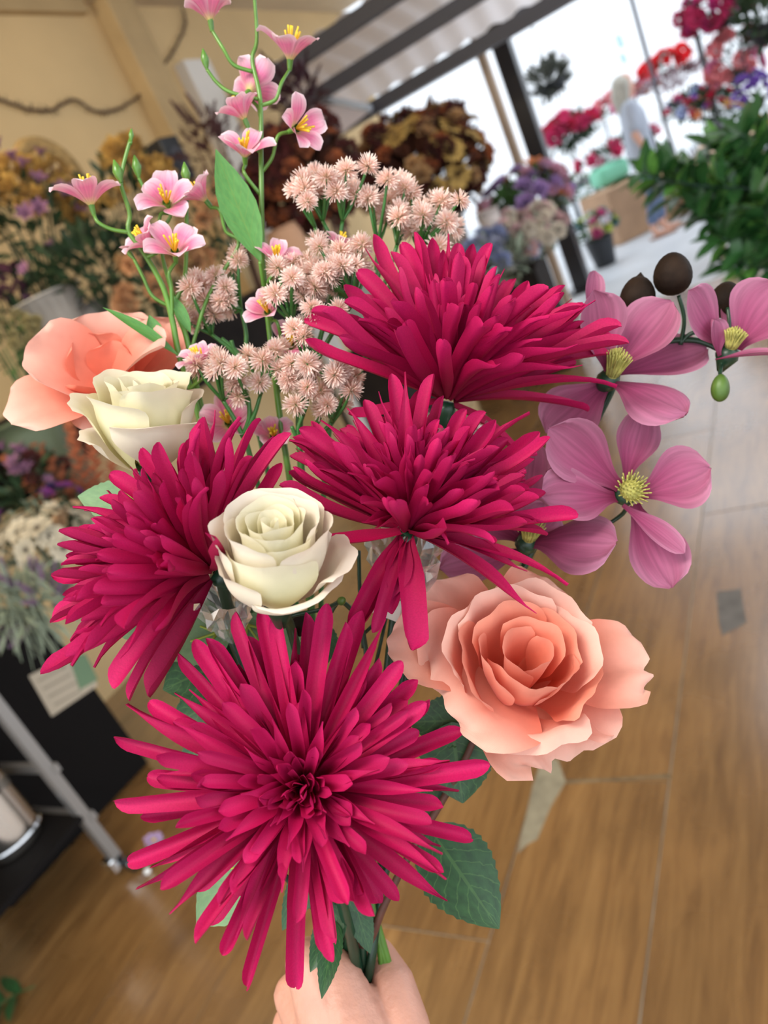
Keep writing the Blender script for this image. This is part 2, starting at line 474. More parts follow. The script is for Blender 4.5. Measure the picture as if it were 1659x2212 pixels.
paving = box('paving', ab(6.4, -22, -.05), D1 * 34, D2 * 40, Vector((0, 0, .045)), PAVE); tag(paving, None, None, kind='structure')
yard = box('floor_yard', ab(-16, -22, -.09), D1 * 22.4, D2 * 26, Vector((0, 0, .02)), PAVE); tag(yard, None, None, kind='structure')

WB = 3.33; CEZ = 3.3
wl = box('wall_left', ab(-3, WB, 0), D1 * 10.8, D2 * .12, Vector((0, 0, CEZ)), CREAM); tag(wl, None, None, kind='structure')
ce = box('ceiling', ab(-2.2, -2.6, CEZ), D1 * 7.0, D2 * 6.05, Vector((0, 0, .1)), CEIL); tag(ce, None, None, kind='structure')
ce2 = box('ceiling_far', ab(4.81, 1.0, CEZ), D1 * 3.0, D2 * 2.45, Vector((0, 0, .1)), CEIL); tag(ce2, None, None, kind='structure')
tr = box('trim_1', ab(-3, WB - .05, CEZ - .07), D1 * 7.2, D2 * .05, Vector((0, 0, .07)), COLUMN); tag(tr, None, None, kind='structure')
cp_ = at(300, 150, 4.6)
ca = cp_.dot(D1)
co = bevel(box('trim_2', ab(ca - .02, WB - .13, 0), D1 * .26, D2 * .13, Vector((0, 0, CEZ)), COLUMN), .01); tag(co, None, None, kind='structure')
jb = box('trim_3', ab(ca + .50, WB - .09, 0), D1 * .30, D2 * .09, Vector((0, 0, 2.92)), OFFWHITE); tag(jb, None, None, kind='structure')

# ------------------------------------------------------------------ bouquet: chrysanthemums
TPL = []
for k in range(10):
    rg = random.Random(50 + k)
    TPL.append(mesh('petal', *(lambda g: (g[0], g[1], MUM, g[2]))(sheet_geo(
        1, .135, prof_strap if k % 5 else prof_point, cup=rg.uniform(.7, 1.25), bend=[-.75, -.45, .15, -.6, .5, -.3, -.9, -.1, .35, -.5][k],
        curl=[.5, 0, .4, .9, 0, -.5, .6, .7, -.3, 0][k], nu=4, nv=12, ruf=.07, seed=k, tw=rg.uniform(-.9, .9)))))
def cone_cup(name, top, d, r, h, mat_, parent, seed=0):
    rg = random.Random(seed); ph = [rg.uniform(0, 6.3) for _ in range(4)]
    n, m = 26, 7
    x = d.orthogonal().normalized(); y = d.cross(x)
    vs, fs = [], []
    for j in range(m + 1):
        t = j / m
        for i in range(n):
            a = 2 * pi * i / n
            rr = (r * (1 - .72 * t ** 1.3)) * (1 + .10 * sin(5 * a + ph[0] + 2 * t) + .07 * sin(11 * a + ph[1]) + rg.uniform(-.15, .15))
            vs.append(top + d * (h * t + rg.uniform(-.002, .002)) + rr * (cos(a) * x + sin(a) * y))
        if j:
            for i in range(n):
                fs.append(((j - 1) * n + i, (j - 1) * n + (i + 1) % n, j * n + (i + 1) % n, j * n + i))
    return wpart(name, vs, fs, mat_, parent, None, False)
AVOID = []
def blocked(base, dr, L_):
    for t in (.45, .7, .9, 1.0):
        p = base + dr * L_ * t
        for a, b, r in AVOID:
            q = b - a; k = max(0, min(1, (p - a).dot(q) / q.dot(q)))
            if (p - a - q * k).length < r: return True
    return False
def chrys(label, bpx, d, axis, n, lmin, lmax, thmin, thmax, tips, seed, via=(), wid=1.0, core=.010, expo=.62, skew=None, jit=1.):
    rg = random.Random(seed)
    B = at(*bpx, d); A = cv(*axis)
    root = thing('chrysanthemum', label, 'flower', grip_end(rg), 'magenta spider chrysanthemums in the bouquet')
    x = (RC - A * RC.dot(A)).normalized(); y = A.cross(x)
    for k in range(n):
        t = (k + .5) / n
        th = radians(thmin + (thmax - thmin) * t ** expo) + rg.uniform(-.10, .10) * jit
        ph = k * 2.39996 + rg.uniform(-.2, .2) * jit
        rad = cos(ph) * x + sin(ph) * y
        dr = (cos(th) * A + sin(th) * rad).normalized()
        nr = (-sin(th) * -1 * A * 1.0 - cos(th) * rad)
        L_ = (lmin + (lmax - lmin) * min(1, t * 1.25)) * rg.uniform(.80, 1.12)
        if skew: L_ *= 1 + skew[1] * dr.dot(cv(*skew[0]))
        base = B + rad * core * sin(th) + A * core * cos(th) * .6
        if blocked(base, dr, L_): continue
        W_ = rg.uniform(.0058, .0084) * wid * (.75 + .25 * min(1, t * 2)) / .135
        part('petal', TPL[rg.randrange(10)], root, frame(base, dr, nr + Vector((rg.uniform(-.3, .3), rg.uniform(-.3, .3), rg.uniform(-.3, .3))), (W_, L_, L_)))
    for i, tp in enumerate(tips):
        tip = at(tp[0], tp[1], d + tp[2])
        dr = tip - B
        nr = A if abs(dr.normalized().dot(A)) < .9 else UC
        nr = (nr + BC * .7).normalized()
        W_ = (tp[3] if len(tp) > 3 else rg.uniform(.0066, .0090)) * wid / .135
        part('petal', TPL[rg.choice([0, 1, 2, 5, 7, 8, 9, 3])], root, frame(B + dr.normalized() * core * .5, dr, nr, (W_, dr.length, dr.length)))
    for k in range(16):
        a = k * 2.4; th = .05 + .022 * k
        dr = (cos(th) * A + sin(th) * (cos(a) * x + sin(a) * y)).normalized()
        L_ = lmin * rg.uniform(.7, 1.35)
        part('petal', TPL[[2, 4, 8, 7][rg.randrange(4)]], root, frame(B + A * core * .5, (dr + Vector((rg.uniform(-.2, .2), rg.uniform(-.2, .2), rg.uniform(-.2, .2)))).normalized(), -(cos(a) * x + sin(a) * y) + Vector((rg.uniform(-.7, .7), rg.uniform(-.7, .7), rg.uniform(-.7, .7))), (.0065 / .135, L_, L_)))
    # calyx, stem and clear sleeve
    g, ge = grip(rg), grip_end(rg)
    pts = [B - A * .004] + [at(*v) for v in via] + [g, ge]
    sd = (pts[1] - pts[0]).normalized()
    lathe('calyx', [(.001, .0), (.004, .000), (.006, -.004), (.005, -.010), (.003, -.016)], B, STEM_D, root, A, 14)
    tubes('stem', [pts], .0032, .0034, STEM_D, root, 8)
    return root, B, sd
def sleeve(root, B, sd, r, h, off, seed):
    return cone_cup('sleeve', B + sd * off, sd, r, h, CELLO, root, seed)

AVOID += [(at(603, 1300, .345), at(612, 1110, .33), .027), (at(1112, 1500, .40), at(1112, 1380, .365), .045), (at(318, 1000, .425), at(322, 850, .415), .028)]
F1 = [(271, 1598), (276, 1728), (300, 1852), (320, 1904), (300, 1533), (346, 1528), (403, 1430), (437, 1404), (460, 1402), (346, 1678), (429, 1507),
      (520, 1347), (572, 1339), (605, 1347), (704, 1331), (774, 1344), (821, 1362), (852, 1450), (898, 1533), (883, 1487), (981, 1588), (1030, 1655),
      (960, 1678), (994, 1803), (945, 1930), (844, 1925), (810, 1930), (927, 1818), (717, 2008), (639, 2106), (541, 2106), (465, 1974), (440, 1904), (525, 1907), (634, 1958),
      (640, 1385), (545, 1400), (750, 1390), (800, 1420), (660, 1350), (860, 1530), (330, 1760), (350, 1860), (930, 1740), (480, 1440), (740, 1370)]
rt, B, sd = chrys('magenta spider chrysanthemum facing the viewer, nearest and lowest, above the hand', (655, 1700), .352, (.02, .30, .95), 118, .022, .060, 6, 80,
      [(x, y, random.Random(i).uniform(-.008, .012)) for i, (x, y) in enumerate(F1)], 1, [(720, 1890, .40)], core=.012, expo=.6, jit=2.0)
sleeve(rt, B, sd, .022, .060, .010, 11)
M2 = [(127, 1242), (154, 1282), (129, 1334), (169, 1377), (257, 1473), (290, 1499), (330, 1491), (142, 1179), (145, 1151), (174, 1104), (198, 1110), (230, 1085),
      (250, 1036), (292, 1023), (350, 971), (400, 1003), (418, 963), (458, 974), (498, 949), (559, 922), (585, 960), (621, 952), (600, 1014), (200, 1190), (180, 1150), (230, 1130), (260, 1200)]
W2 = {4: .015, 6: .0165, 2: .012}
rt, B, sd = chrys('magenta spider chrysanthemum opening to the left, beside the front ivory rose', (462, 1236), .385, (-.74, .52, .42), 135, .050, .072, 4, 66,
      [(x, y, random.Random(i).uniform(-.028, .006)) + ((W2[i],) if i in W2 else ()) for i, (x, y) in enumerate(M2)], 2, [(520, 1400, .43), (680, 1800, .45)], core=.008, skew=((-1, .1, 0), .10))
sleeve(rt, B, sd, .018, .044, .010, 12)
M3 = [(644, 964), (659, 939), (640, 994), (674, 1181), (703, 922), (758, 897), (792, 880), (821, 863), (876, 821), (847, 825), (904, 859), (935, 825), (954, 871),
      (1131, 905), (1174, 954), (1153, 943), (1127, 1061), (1231, 1118), (1155, 1129), (1165, 1156), (1119, 1044), (889, 1388), (842, 1290), (788, 1340), (759, 1338), (810, 1351),
      (849, 1311), (1144, 1316), (1208, 1258), (1123, 1229), (1085, 960), (1060, 920), (1040, 905), (1000, 900), (1110, 1090), (1140, 1000), (690, 1010)]
W3 = {21: .0135, 22: .0145, 23: .011}
rt, B, sd = chrys('magenta spider chrysanthemum in the middle, behind the front ivory rose, with petals hanging down', (880, 1148), .392, (.08, .93, .34), 145, .050, .070, 4, 70,
      [(x, y, (random.Random(i).uniform(-.03, .0) if y < 1175 else random.Random(i).uniform(-.032, -.018))) + ((W3[i],) if i in W3 else ()) for i, (x, y) in enumerate(M3)], 3, [(850, 1350, .44), (800, 1800, .455)], core=.008)
sleeve(rt, B, sd, .021, .050, .008, 13)
M4 = [(670, 702), (674, 740), (752, 698), (767, 892), (754, 627), (796, 551), (813, 519), (870, 542), (899, 517), (935, 529), (969, 521), (990, 542), (1020, 542), (1058, 542),
      (1075, 610), (1108, 614), (1132, 620), (1210, 627), (1248, 665), (1277, 730), (1302, 770), (1315, 837), (1256, 888), (1129, 985), (1172, 648), (1248, 702), (1230, 790), (1040, 600), (850, 560), (780, 600), (1200, 690)]
rt, B, sd = chrys('magenta spider chrysanthemum at the back, highest of the four, beside the mauve magnolia', (965, 868), .432, (.12, .94, .30), 135, .060, .084, 4, 66,
      [(x, y, random.Random(i).uniform(-.028, .008)) for i, (x, y) in enumerate(M4)], 4, [(950, 1050, .455), (850, 1600, .465)], wid=1.1, core=.008, skew=((1, .2, 0), .12))
sleeve(rt, B, sd, .024, .045, .010, 14)
# printed paper slip inside the middle sleeve
sl = thing('paper_slip', 'white printed paper slip in the clear sleeve under the middle chrysanthemum', 'label', at(880, 1290, .405))
pv = [at(800, 1285, .418), (at(870, 1300, .408)), at(945, 1275, .413), at(935, 1330, .42), at(860, 1345, .413), at(795, 1320, .42)]
wpart('slip_sheet', pv + [p - BC * .0004 for p in pv], [(0, 1, 4, 5), (1, 2, 3, 4), (11, 10, 7, 6), (10, 9, 8, 7)], WHITE, sl, None, False)
for i, x in enumerate((852, 857, 862, 878, 884)):
    a = at(x, 1283 - (10 if i > 2 else 0), .4065); b = at(x + 1, 1293 - (10 if i > 2 else 0), .4065)
    tubes('print_mark', [[a, b]], .0003, .0003, INK, sl, 4)

# ------------------------------------------------------------------ roses
def rose_petal_geo(phi, dphi, r0, h, flare, lip, ruf, seed, nu=14, nv=12, r1=None, hb=0, drop=.07):
    rg = random.Random(seed); ph = rg.uniform(0, 6.3); p2 = rg.uniform(0, 6.3)
    vs, fs, uv = [], [], []
    for j in range(nv + 1):
        v = j / nv
        wv = .45 + .55 * sstep(v * 1.5)
        if v > .8: wv *= 1 - .16 * ((v - .8) / .2) ** 2
        for i in range(nu + 1):
            u = -1 + 2 * i / nu
            a = phi + dphi * u * wv
            r = r0 * (.30 + .70 * sin(pi / 2 * min(1, v * 1.35)))
            r += flare * max(0, v - .45) ** 1.6 * 2.2
            hh = h * v
            k = max(0, (v - .80) / .20)
            r += lip * k ** 1.5 * (1 - .3 * u * u)
            hh -= lip * .75 * k ** 2.2
            hh -= drop * h * u * u * v ** 2 + hb * h * abs(u) ** 3 * v
            r += r0 * .05 * u                                     # overlap like a spiral
            rr = ruf * v ** 2 * (sin(4.3 * u + ph) + .6 * sin(9 * u + p2))
            r += rr; hh += .6 * ruf * v ** 3 * sin(6.1 * u + p2)
            vs.append(Vector((r * cos(a), r * sin(a), hh))); uv.append((i / nu, v))
    for j in range(nv):
        for i in range(nu):
            q = j * (nu + 1) + i
            fs.append((q, q + 1, q + nu + 2, q + nu + 1))
    return vs, fs, uv
def rose(name, label, cat, bpx, d, axis, spec, mats, seed, group, via=()):
    rg = random.Random(seed)
    B = at(*bpx, d); A = cv(*axis)
    root = thing(name, label, cat, grip_end(rg), group)
    ex = (RC - A * RC.dot(A)).normalized(); ey = A.cross(ex)
    M = Matrix(((ex.x, ey.x, A.x, B.x), (ex.y, ey.y, A.y, B.y), (ex.z, ey.z, A.z, B.z), (0, 0, 0, 1)))
    for k, (phi, dphi, r0, h, flare, lip, ruf, mi) in enumerate(spec):
        v, f, u = rose_petal_geo(radians(phi), radians(dphi), r0 / 1000, h / 1000, flare / 1000, lip / 1000, ruf / 1000, seed * 50 + k)
        part('petal', mesh('petal', v, f, mats[mi], u), root, M)
    lathe('calyx', [(.001, .004), (.006, .003), (.0075, -.001), (.005, -.008), (.003, -.014)], B, STEM_D, root, A, 14)
    pts = [B - A * .005] + [at(*v) for v in via] + [grip(rg), grip_end(rg)]
    tubes('stem', [pts], .0026, .003, STEM_D, root, 8)
    return root, B, A
# phi -90 faces the viewer
specA = [(20, 110, 2.6, 45, 0, 0, .3, 0), (200, 110, 4.2, 46, 0, .4, .3, 0), (100, 90, 6.0, 46.5, 0, .6, .3, 0),
         (-60, 85, 8.0, 45.5, .5, .8, .4, 0), (60, 85, 9.0, 47, .5, 1.0, .4, 0), (180, 85, 9.5, 46.5, .5, 1.0, .4, 0),
         (-100, 72, 12.5, 44.5, .5, 1.2, .5, 0), (0, 72, 13, 47, .5, 1.4, .5, 0), (100, 72, 13.5, 48.5, 1, 1.6, .5, 0), (195, 72, 13.5, 47, .5, 1.4, .5, 0),
         (-45, 66, 17.5, 42, 0, 1.6, .7, 0), (35, 66, 18.5, 48, .5, 2.0, .7, 1), (125, 66, 19, 49.5, .5, 2.2, .7, 1), (215, 66, 18.5, 46, .5, 2.0, .7, 1),
         (-100, 70, 22.5, 37.5, 0, 1.2, 1.0, 0), (-15, 62, 23, 45, .5, 2.4, .8, 1), (85, 62, 23, 48, 1, 2.8, .8, 1), (172, 60, 23, 45, .5, 2.4, .8, 1),
         (-48, 62, 25, 20, 1.0, 4.0, 1.0, 1), (-150, 54, 24.5, 31, .3, 2.0, .9, 1), (0, 40, 25, 29, 8, 4, 1.0, 1), (70, 50, 24.5, 34, 2, 3, 1.0, 1)]
rose('ivory_rose', 'small ivory rose bud in front, between the three lower magenta chrysanthemums', 'rose', (603, 1300), .342, (.0, .86, .52), specA, (IVORY, IVORY_OUT), 21, 'ivory rose buds in the bouquet', [(640, 1400, .40), (740, 1850, .45)])
specB = [(20, 100, 4, 50, 0, 0, .3, 0), (200, 100, 5, 51, 0, 0, .3, 0), (-60, 75, 10, 52, 1, 1.2, .5, 0), (60, 75, 10, 53, 1, 1.2, .5, 0), (180, 75, 10, 53, 1, 1.2, .5, 0),
         (-90, 62, 16, 50, 2, 2, .8, 0), (0, 62, 16, 53, 2, 2, .8, 0), (100, 62, 16, 54, 2, 2, .8, 0), (195, 62, 16, 53, 2, 2, .8, 0),
         (-50, 58, 22, 52, 3, 2, 1.0, 0), (50, 58, 22, 55, 3, 2, 1.0, 0), (150, 58, 22, 54, 3, 2, 1.0, 0),
         (-132, 64, 25.5, 46, 3, 2.5, .9, 0), (-48, 66, 27, 36, 3, 4.5, 1.1, 1), (188, 44, 26, 43, 12, 3, 1.0, 0), (25, 50, 26, 46, 4, 3, 1, 1), (-160, 40, 26.5, 24, 7, 3, 1, 1)]
rose('ivory_rose', 'ivory rose seen from the side, at the left beside the far peach rose', 'rose', (318, 1012), .425, (.06, .93, .34), specB, (IVORY, IVORY_OUT), 22, 'ivory rose buds in the bouquet', [(400, 1150, .45), (650, 1750, .46)])
specP0 = [(-30, 105, 6, 48, 1, 0, .6, 1), (150, 105, 8, 50, 1, 1, .6, 1), (-100, 70, 13, 46, 3, 1, .8, 1), (10, 70, 14, 47, 3, 2, .8, 1), (110, 75, 14, 50, 2, 2, .8, 1), (210, 70, 14, 50, 3, 1, .8, 1),
         (-120, 58, 22, 47, 4, 0, 1.0, 1), (-45, 50, 22, 43, 4, 1, 1.0, 1), (40, 60, 23, 46, 4, 3, 1.0, 1), (120, 60, 23, 50, 4, 3, 1.0, 1), (190, 55, 23, 49, 4, 2, 1, 1),
         (-170, 50, 31, 46, 7, 2, 1.2, 1), (110, 55, 31, 50, 5, 3, 1.2, 0), (30, 55, 31, 44, 5, 4, 1.3, 0), (-25, 45, 31, 38, 5, 4, 1.2, 1), (-85, 50, 31, 30, 7, 8, 1.4, 0), (160, 48, 34, 47, 6, 3, 1.3, 0), (70, 45, 35, 46, 6, 4, 1.4, 0)]
specP = [(-20, 100, 9, 48, 2, 0, .8, 1), (170, 105, 11, 51, 2, 1.5, .8, 1), (60, 80, 14, 50, 3, 2, .9, 1),
         (-115, 60, 19, 50, 4, -.5, 1.0, 1), (-35, 46, 20, 44, 3, .5, 1.0, 1), (45, 60, 22, 46, 4, 3, 1.2, 1), (120, 62, 22, 51, 4, 3, 1.2, 1), (200, 48, 22, 51, 5, 0, 1, 1),
         (-172, 46, 29, 48, 7, 1, 1.2, 1), (110, 55, 31, 50, 5, 3, 1.6, 0), (25, 52, 30, 44, 5, 4, 1.6, 0), (-22, 40, 30, 36, 4, 3, 1.4, 1), (-88, 52, 30, 28, 6, 8, 1.8, 0), (160, 46, 34, 49, 6, 3, 1.5, 0), (68, 45, 35, 47, 6, 4, 1.6, 0)]
rp, B, A = rose('peach_rose', 'large open peach rose at the right, over the wooden floor', 'rose', (1112, 1500), .40, (.04, .66, .75), specP, (PEACH, PEACH_IN), 23, 'open peach roses in the bouquet', [(1060, 1600, .445), (850, 1840, .468)])
def px_petals(root, lst, material, prof, name='petal', **kw):
    for i, (b, t, n, W_, o) in enumerate(lst):
        k = dict(kw); k.update(o); k.setdefault('seed', i)
        dm = (b[2] + t[2]) / 2
        sheet(name, at(*b), at(*t), cv(*n), mm(W_, dm), prof, material, root, **k)
px_petals(rp, [
    ((1110, 1470, .405), (955, 1512, .372), (-.05, .55, .8), 345, dict(bend=-.6, curl=-1.1, ruf=.03, cup=.25)),
    ((1080, 1430, .405), (836, 1395, .385), (-.2, .55, .8), 200, dict(bend=-.2, curl=-.5, ruf=.03, cup=.25)),
    ((1130, 1480, .41), (1205, 1648, .388), (.05, .6, .75), 320, dict(bend=-.5, curl=-.9, ruf=.045, cup=.2)),
    ((1160, 1450, .41), (1402, 1455, .398), (.3, .6, .7), 220, dict(bend=-.4, curl=-.8, ruf=.042, cup=.2, rf=3.6)),
    ((1150, 1480, .402), (1335, 1560, .40), (.2, .6, .75), 170, dict(bend=.2, curl=-.6, ruf=.03, cup=.3)),
    ((1110, 1400, .42), (1200, 1262, .43), (0, -.3, .9), 260, dict(bend=.3, ruf=.02, cup=.4)),
    ((1060, 1420, .41), (925, 1262, .41), (.4, .2, .9), 170, dict(bend=.3, ruf=.02, cup=.5)),
], PEACH, prof_fan, nu=18, nv=15, rf=5.2)
rl = thing('peach_rose', 'peach rose seen from the side at the left edge, behind the ivory rose', 'rose', grip_end(random.Random(5)), 'open peach roses in the bouquet')
px_petals(rl, [
    ((265, 850, .475), (48, 775, .44), (.15, .55, .8), 215, dict(bend=.35, curl=-.5, ruf=.03, cup=.5)),
    ((265, 835, .475), (12, 905, .44), (-.1, .5, .85), 175, dict(bend=-.3, curl=-.5, ruf=.035, cup=.12)),
    ((250, 840, .485), (225, 672, .475), (.1, .35, .9), 230, dict(bend=.3, curl=-.2, ruf=.025, cup=.5)),
    ((240, 840, .465), (360, 730, .45), (-.3, .65, .7), 165, dict(bend=-.3, curl=-.8, ruf=.03, cup=.3)),
    ((270, 840, .49), (300, 675, .49), (0, .1, 1), 170, dict(bend=.2, ruf=.03, cup=.4)),
    ((290, 850, .50), (395, 690, .50), (-.2, .2, .95), 130, dict(bend=.2, ruf=.03, cup=.4)),
    ((250, 850, .47), (180, 930, .455), (0, .4, .9), 150, dict(bend=-.2, curl=-.4, ruf=.03, cup=.1)),
], PEACH, prof_fan, nu=12, nv=13, rf=3.4)
px_petals(rl, [((255, 845, .478), (170, 725, .465), (.2, .3, .9), 130, dict(bend=.5)), ((255, 845, .475), (250, 735, .465), (-.1, .3, .9), 110, dict(bend=.5)),
               ((255, 845, .47), (130, 830, .455), (.1, .8, .6), 150, dict(bend=.4))], PEACH_IN, prof_fan, nu=12, nv=13, rf=3, ruf=.02, cup=.6)
B = at(262, 850, .478)
lathe('calyx', [(.001, .006), (.009, .003), (.011, -.003), (.007, -.011), (.003, -.017)], B, STEM_D, rl, cv(-.3, .6, .4), 14)
tubes('stem', [[B, at(330, 1000, .485), at(480, 1350, .48), GRIP, grip_end(random.Random(5))]], .0026, .003, STEM_D, rl, 8)

# ------------------------------------------------------------------ magnolia spray
mg = thing('magnolia_spray', 'mauve magnolia spray with dark buds at the right of the bouquet', 'flower spray', grip_end(random.Random(6)))
def stamen_tuft(c, axis, r, h, n, parent, seed):
    rg = random.Random(seed); A = cv(*axis); x = A.orthogonal().normalized(); y = A.cross(x)
    G = [lathe_geo([(0.0005, h * .8), (r * .5, h * .65), (r * .62, h * .3), (r * .4, -.001)], c, A, 12)]
    for k in range(n):
        a = k * 2.4; q = sqrt((k + .5) / n)
        p0 = c + r * .45 * q * (cos(a) * x + sin(a) * y)
        p1 = c + A * h * (1.15 - .35 * q) + r * 1.05 * q * (cos(a) * x + sin(a) * y)
        G.append(tube_geo([p0, (p0 + p1) / 2 + A * .0008, p1], .0006, .0004, 2, 4))
    V, Fc, Uv = join(G)
    return wpart('stamens', V, Fc, POLLEN, parent, Uv)
def magnolia(c, axis, petals, sax, seed, sr=.0085, sh=.012):
    C = at(*c); A = cv(*axis)
    o = lathe('flower', [(.0005, .003), (.006, .001), (.007, -.004), (.004, -.010), (.002, -.014)], C, STEM_D, mg, A, 12)
    petals = [(b, t, n, W_ * 1.14, k) for b, t, n, W_, k in petals]
    px_petals(o, petals, MAUVE, prof_spoon, nu=10, nv=14, rf=3, ruf=.03)
    stamen_tuft(C + A * .002, sax, sr, sh, 60, o, seed)
magnolia((1318, 815, .445), (.25, .5, .8), [
    ((1312, 800, .442), (1282, 628, .425), (.25, .1, .95), 108, dict(bend=.5, cup=.45)),
    ((1328, 795, .447), (1452, 652, .44), (-.3, .2, .9), 112, dict(bend=.4, cup=.4, prof_=0) if 0 else dict(bend=.4, cup=.4, tw=.3)),
    ((1335, 805, .452), (1528, 752, .46), (0, .5, .8), 100, dict(bend=.3, cup=.3)),
    ((1325, 825, .443), (1482, 895, .415), (-.1, .75, .65), 138, dict(bend=-.5, cup=-.25, curl=-.2)),
    ((1315, 825, .45), (1180, 935, .45), (0, .4, .9), 120, dict(bend=.2, cup=.2)),
    ((1275, 700, .465), (1283, 585, .47), (.4, 0, .9), 46, dict(bend=.3, cup=.5))], (.15, .75, .55), 1, .008, .016)
magnolia((1355, 1065, .432), (.1, .25, .95), [
    ((1338, 1052, .432), (1186, 925, .415), (.2, -.2, .95), 118, dict(bend=.45, cup=.35)),
    ((1352, 1035, .437), (1385, 895, .445), (-.1, -.1, 1), 82, dict(bend=.9, cup=.7, curl=-.8)),
    ((1382, 1068, .432), (1535, 1010, .418), (-.2, .1, .95), 122, dict(bend=.4, cup=.35)),
    ((1368, 1090, .434), (1450, 1270, .425), (-.1, .2, .95), 112, dict(bend=.55, cup=.55, curl=-.3)),
    ((1345, 1092, .43), (1478, 1195, .415), (-.4, .6, .7), 46, dict(bend=-.2, cup=.4)),
    ((1330, 1075, .43), (1168, 1075, .412), (.1, .5, .85), 122, dict(bend=-.2, cup=.2)),
    ((1335, 1070, .44), (1180, 1020, .44), (.1, .2, .95), 95, dict(bend=.3, cup=.3))], (.05, .25, .95), 2, .0105, .010)
magnolia((1575, 758, .45), (.1, .7, .6), [
    ((1562, 750, .45), (1488, 628, .43), (.3, .2, .9), 108, dict(bend=.4, cup=.2)),
    ((1588, 752, .45), (1690, 612, .44), (-.2, .2, .95), 135, dict(bend=.4, cup=.3)),
    ((1545, 778, .445), (1695, 765, .43), (0, .9, .35), 60, dict(bend=-.2, cup=.3)),
    ((1552, 770, .447), (1540, 690, .44), (.5, .2, .8), 70, dict(bend=.3, cup=.4)),
    ((1570, 755, .46), (1620, 640, .47), (0, .1, 1), 90, dict(bend=.3, cup=.3))], (.1, .8, .4), 3, .007, .012)
magnolia((1140, 1168, .44), (.1, .55, .8), [
    ((1150, 1170, .44), (1332, 1172, .412), (-.05, .65, .75), 155, dict(bend=-.45, cup=-.2)),
    ((1140, 1150, .447), (1158, 955, .447), (.35, 0, .9), 88, dict(bend=.5, cup=.5)),
    ((1130, 1160, .45), (1175, 1085, .44), (.2, .4, .9), 110, dict(bend=.3, cup=.3)),
    ((1120, 1195, .45), (950, 1228, .44), (0, .5, .85), 95, dict(bend=-.3, cup=.2)),
    ((1120, 1165, .452), (1020, 1100, .46), (.3, .2, .9), 100, dict(bend=.3, cup=.3))], (.1, .8, .5), 4, .008, .014)
tubes('stem', [[at(1575, 765, .452), at(1500, 735, .46), at(1410, 745, .462), at(1345, 790, .458), at(1318, 850, .458), at(1283, 920, .46), at(1205, 1090, .462), at(1130, 1225, .46), at(1010, 1500, .462), at(850, 1800, .475), GRIP, grip_end(random.Random(6))]],
      .0018, .0034, STEM_D, mg, 8)
tubes('twig', [[at(1470, 745, .461), at(1478, 690, .458), at(1466, 638, .456)], [at(1530, 710, .455), at(1490, 722, .458), at(1470, 742, .461)],
               [at(1355, 1066, .436), at(1345, 1110, .45), at(1270, 1150, .455), at(1180, 1150, .461)], [at(1145, 1172, .445), at(1130, 1225, .459)],
               [at(1400, 745, .461), at(1385, 700, .46), at(1380, 665, .46)], [at(1560, 780, .452), at(1556, 800, .45), at(1556, 815, .448)], [at(1570, 760, .455), at(1575, 700, .46), at(1572, 665, .462)]], .0014, .0012, STEM_D, mg, 6)
def bud(name, px, r, ax, m, parent, s=1.12, tipf=.0):
    c = at(*px); A = cv(*ax)
    pr = []
    for i in range(13):
        t = i / 12 * pi
        rr = r * sin(t) * (1 + .10 * cos(t)); hh = -r * s * cos(t)
        pr.append((max(rr, r * .02), hh + (tipf * r if i == 12 else 0)))
    return lathe(name, pr, c, m, parent, A, 18, lambda a, i: 1 + .05 * sin(2 * a + 1) + .03 * sin(5 * a))
bud('bud', (1453, 592, .455), mm(42, .455), (-.1, .95, .2), BERRY, mg, 1.08)
bud('bud', (1377, 640, .46), mm(39, .46), (.1, .95, .1), BERRY, mg, 1.1, .2)
bud('bud', (1568, 648, .47), mm(36, .47), (.1, .95, .1), BERRY, mg, 1.08)
bud('bud', (1556, 838, .447), mm(20, .447), (0, 1, .1), GREENBUD, mg, 1.5)

# ------------------------------------------------------------------ pink blossom sprays
def blossom(px, axis, rpx, parent, attach, seed):
    rg = random.Random(seed)
    C = at(*px); A = cv(*axis); r = mm(rpx, px[2])
    base = C - A * r * .55
    x = A.orthogonal().normalized(); y = A.cross(x)
    o = lathe('blossom', [(.0012, -.004), (.0017, -.001), (r * .10, r * .12), (r * .14, r * .32)], base, STEM, parent, A, 8)
    ph0 = rg.uniform(0, 6.3)
    for k in range(5):
        a = ph0 + k * 2 * pi / 5 + rg.uniform(-.15, .15)
        rad = cos(a) * x + sin(a) * y
        op = rg.uniform(.75, 1.15)
        tip = base + A * r * (1.05 - .35 * op) * rg.uniform(.75, 1.1) + rad * r * op
        sheet('petal', base + rad * r * .08 + A * r * .1, tip, A - rad * .5, r * rg.uniform(.72, .88), prof_spoon, BLOSSOM, o, nu=6, nv=9, cup=rg.uniform(.2, .5), bend=-.6, curl=rg.uniform(-1.1, -.3), ruf=.03, rf=3, seed=seed * 7 + k)
    G = []
    for k in range(9):
        a = rg.uniform(0, 6.3); q = rg.uniform(.05, .3)
        p1 = base + A * r * rg.uniform(.75, 1.0) + (cos(a) * x + sin(a) * y) * r * q
        G.append(tube_geo([base + A * r * .2, (base + p1) / 2 + A * r * .1, p1], .0005, .00065, 3, 5))
    V, Fc, Uv = join(G)
    wpart('stamens', V, Fc, STAMEN, o, Uv)
    pts = [base - A * .003] + [at(*q) for q in attach]
    tubes('stalk', [pts], .0011, .0013, STEM, parent, 6)
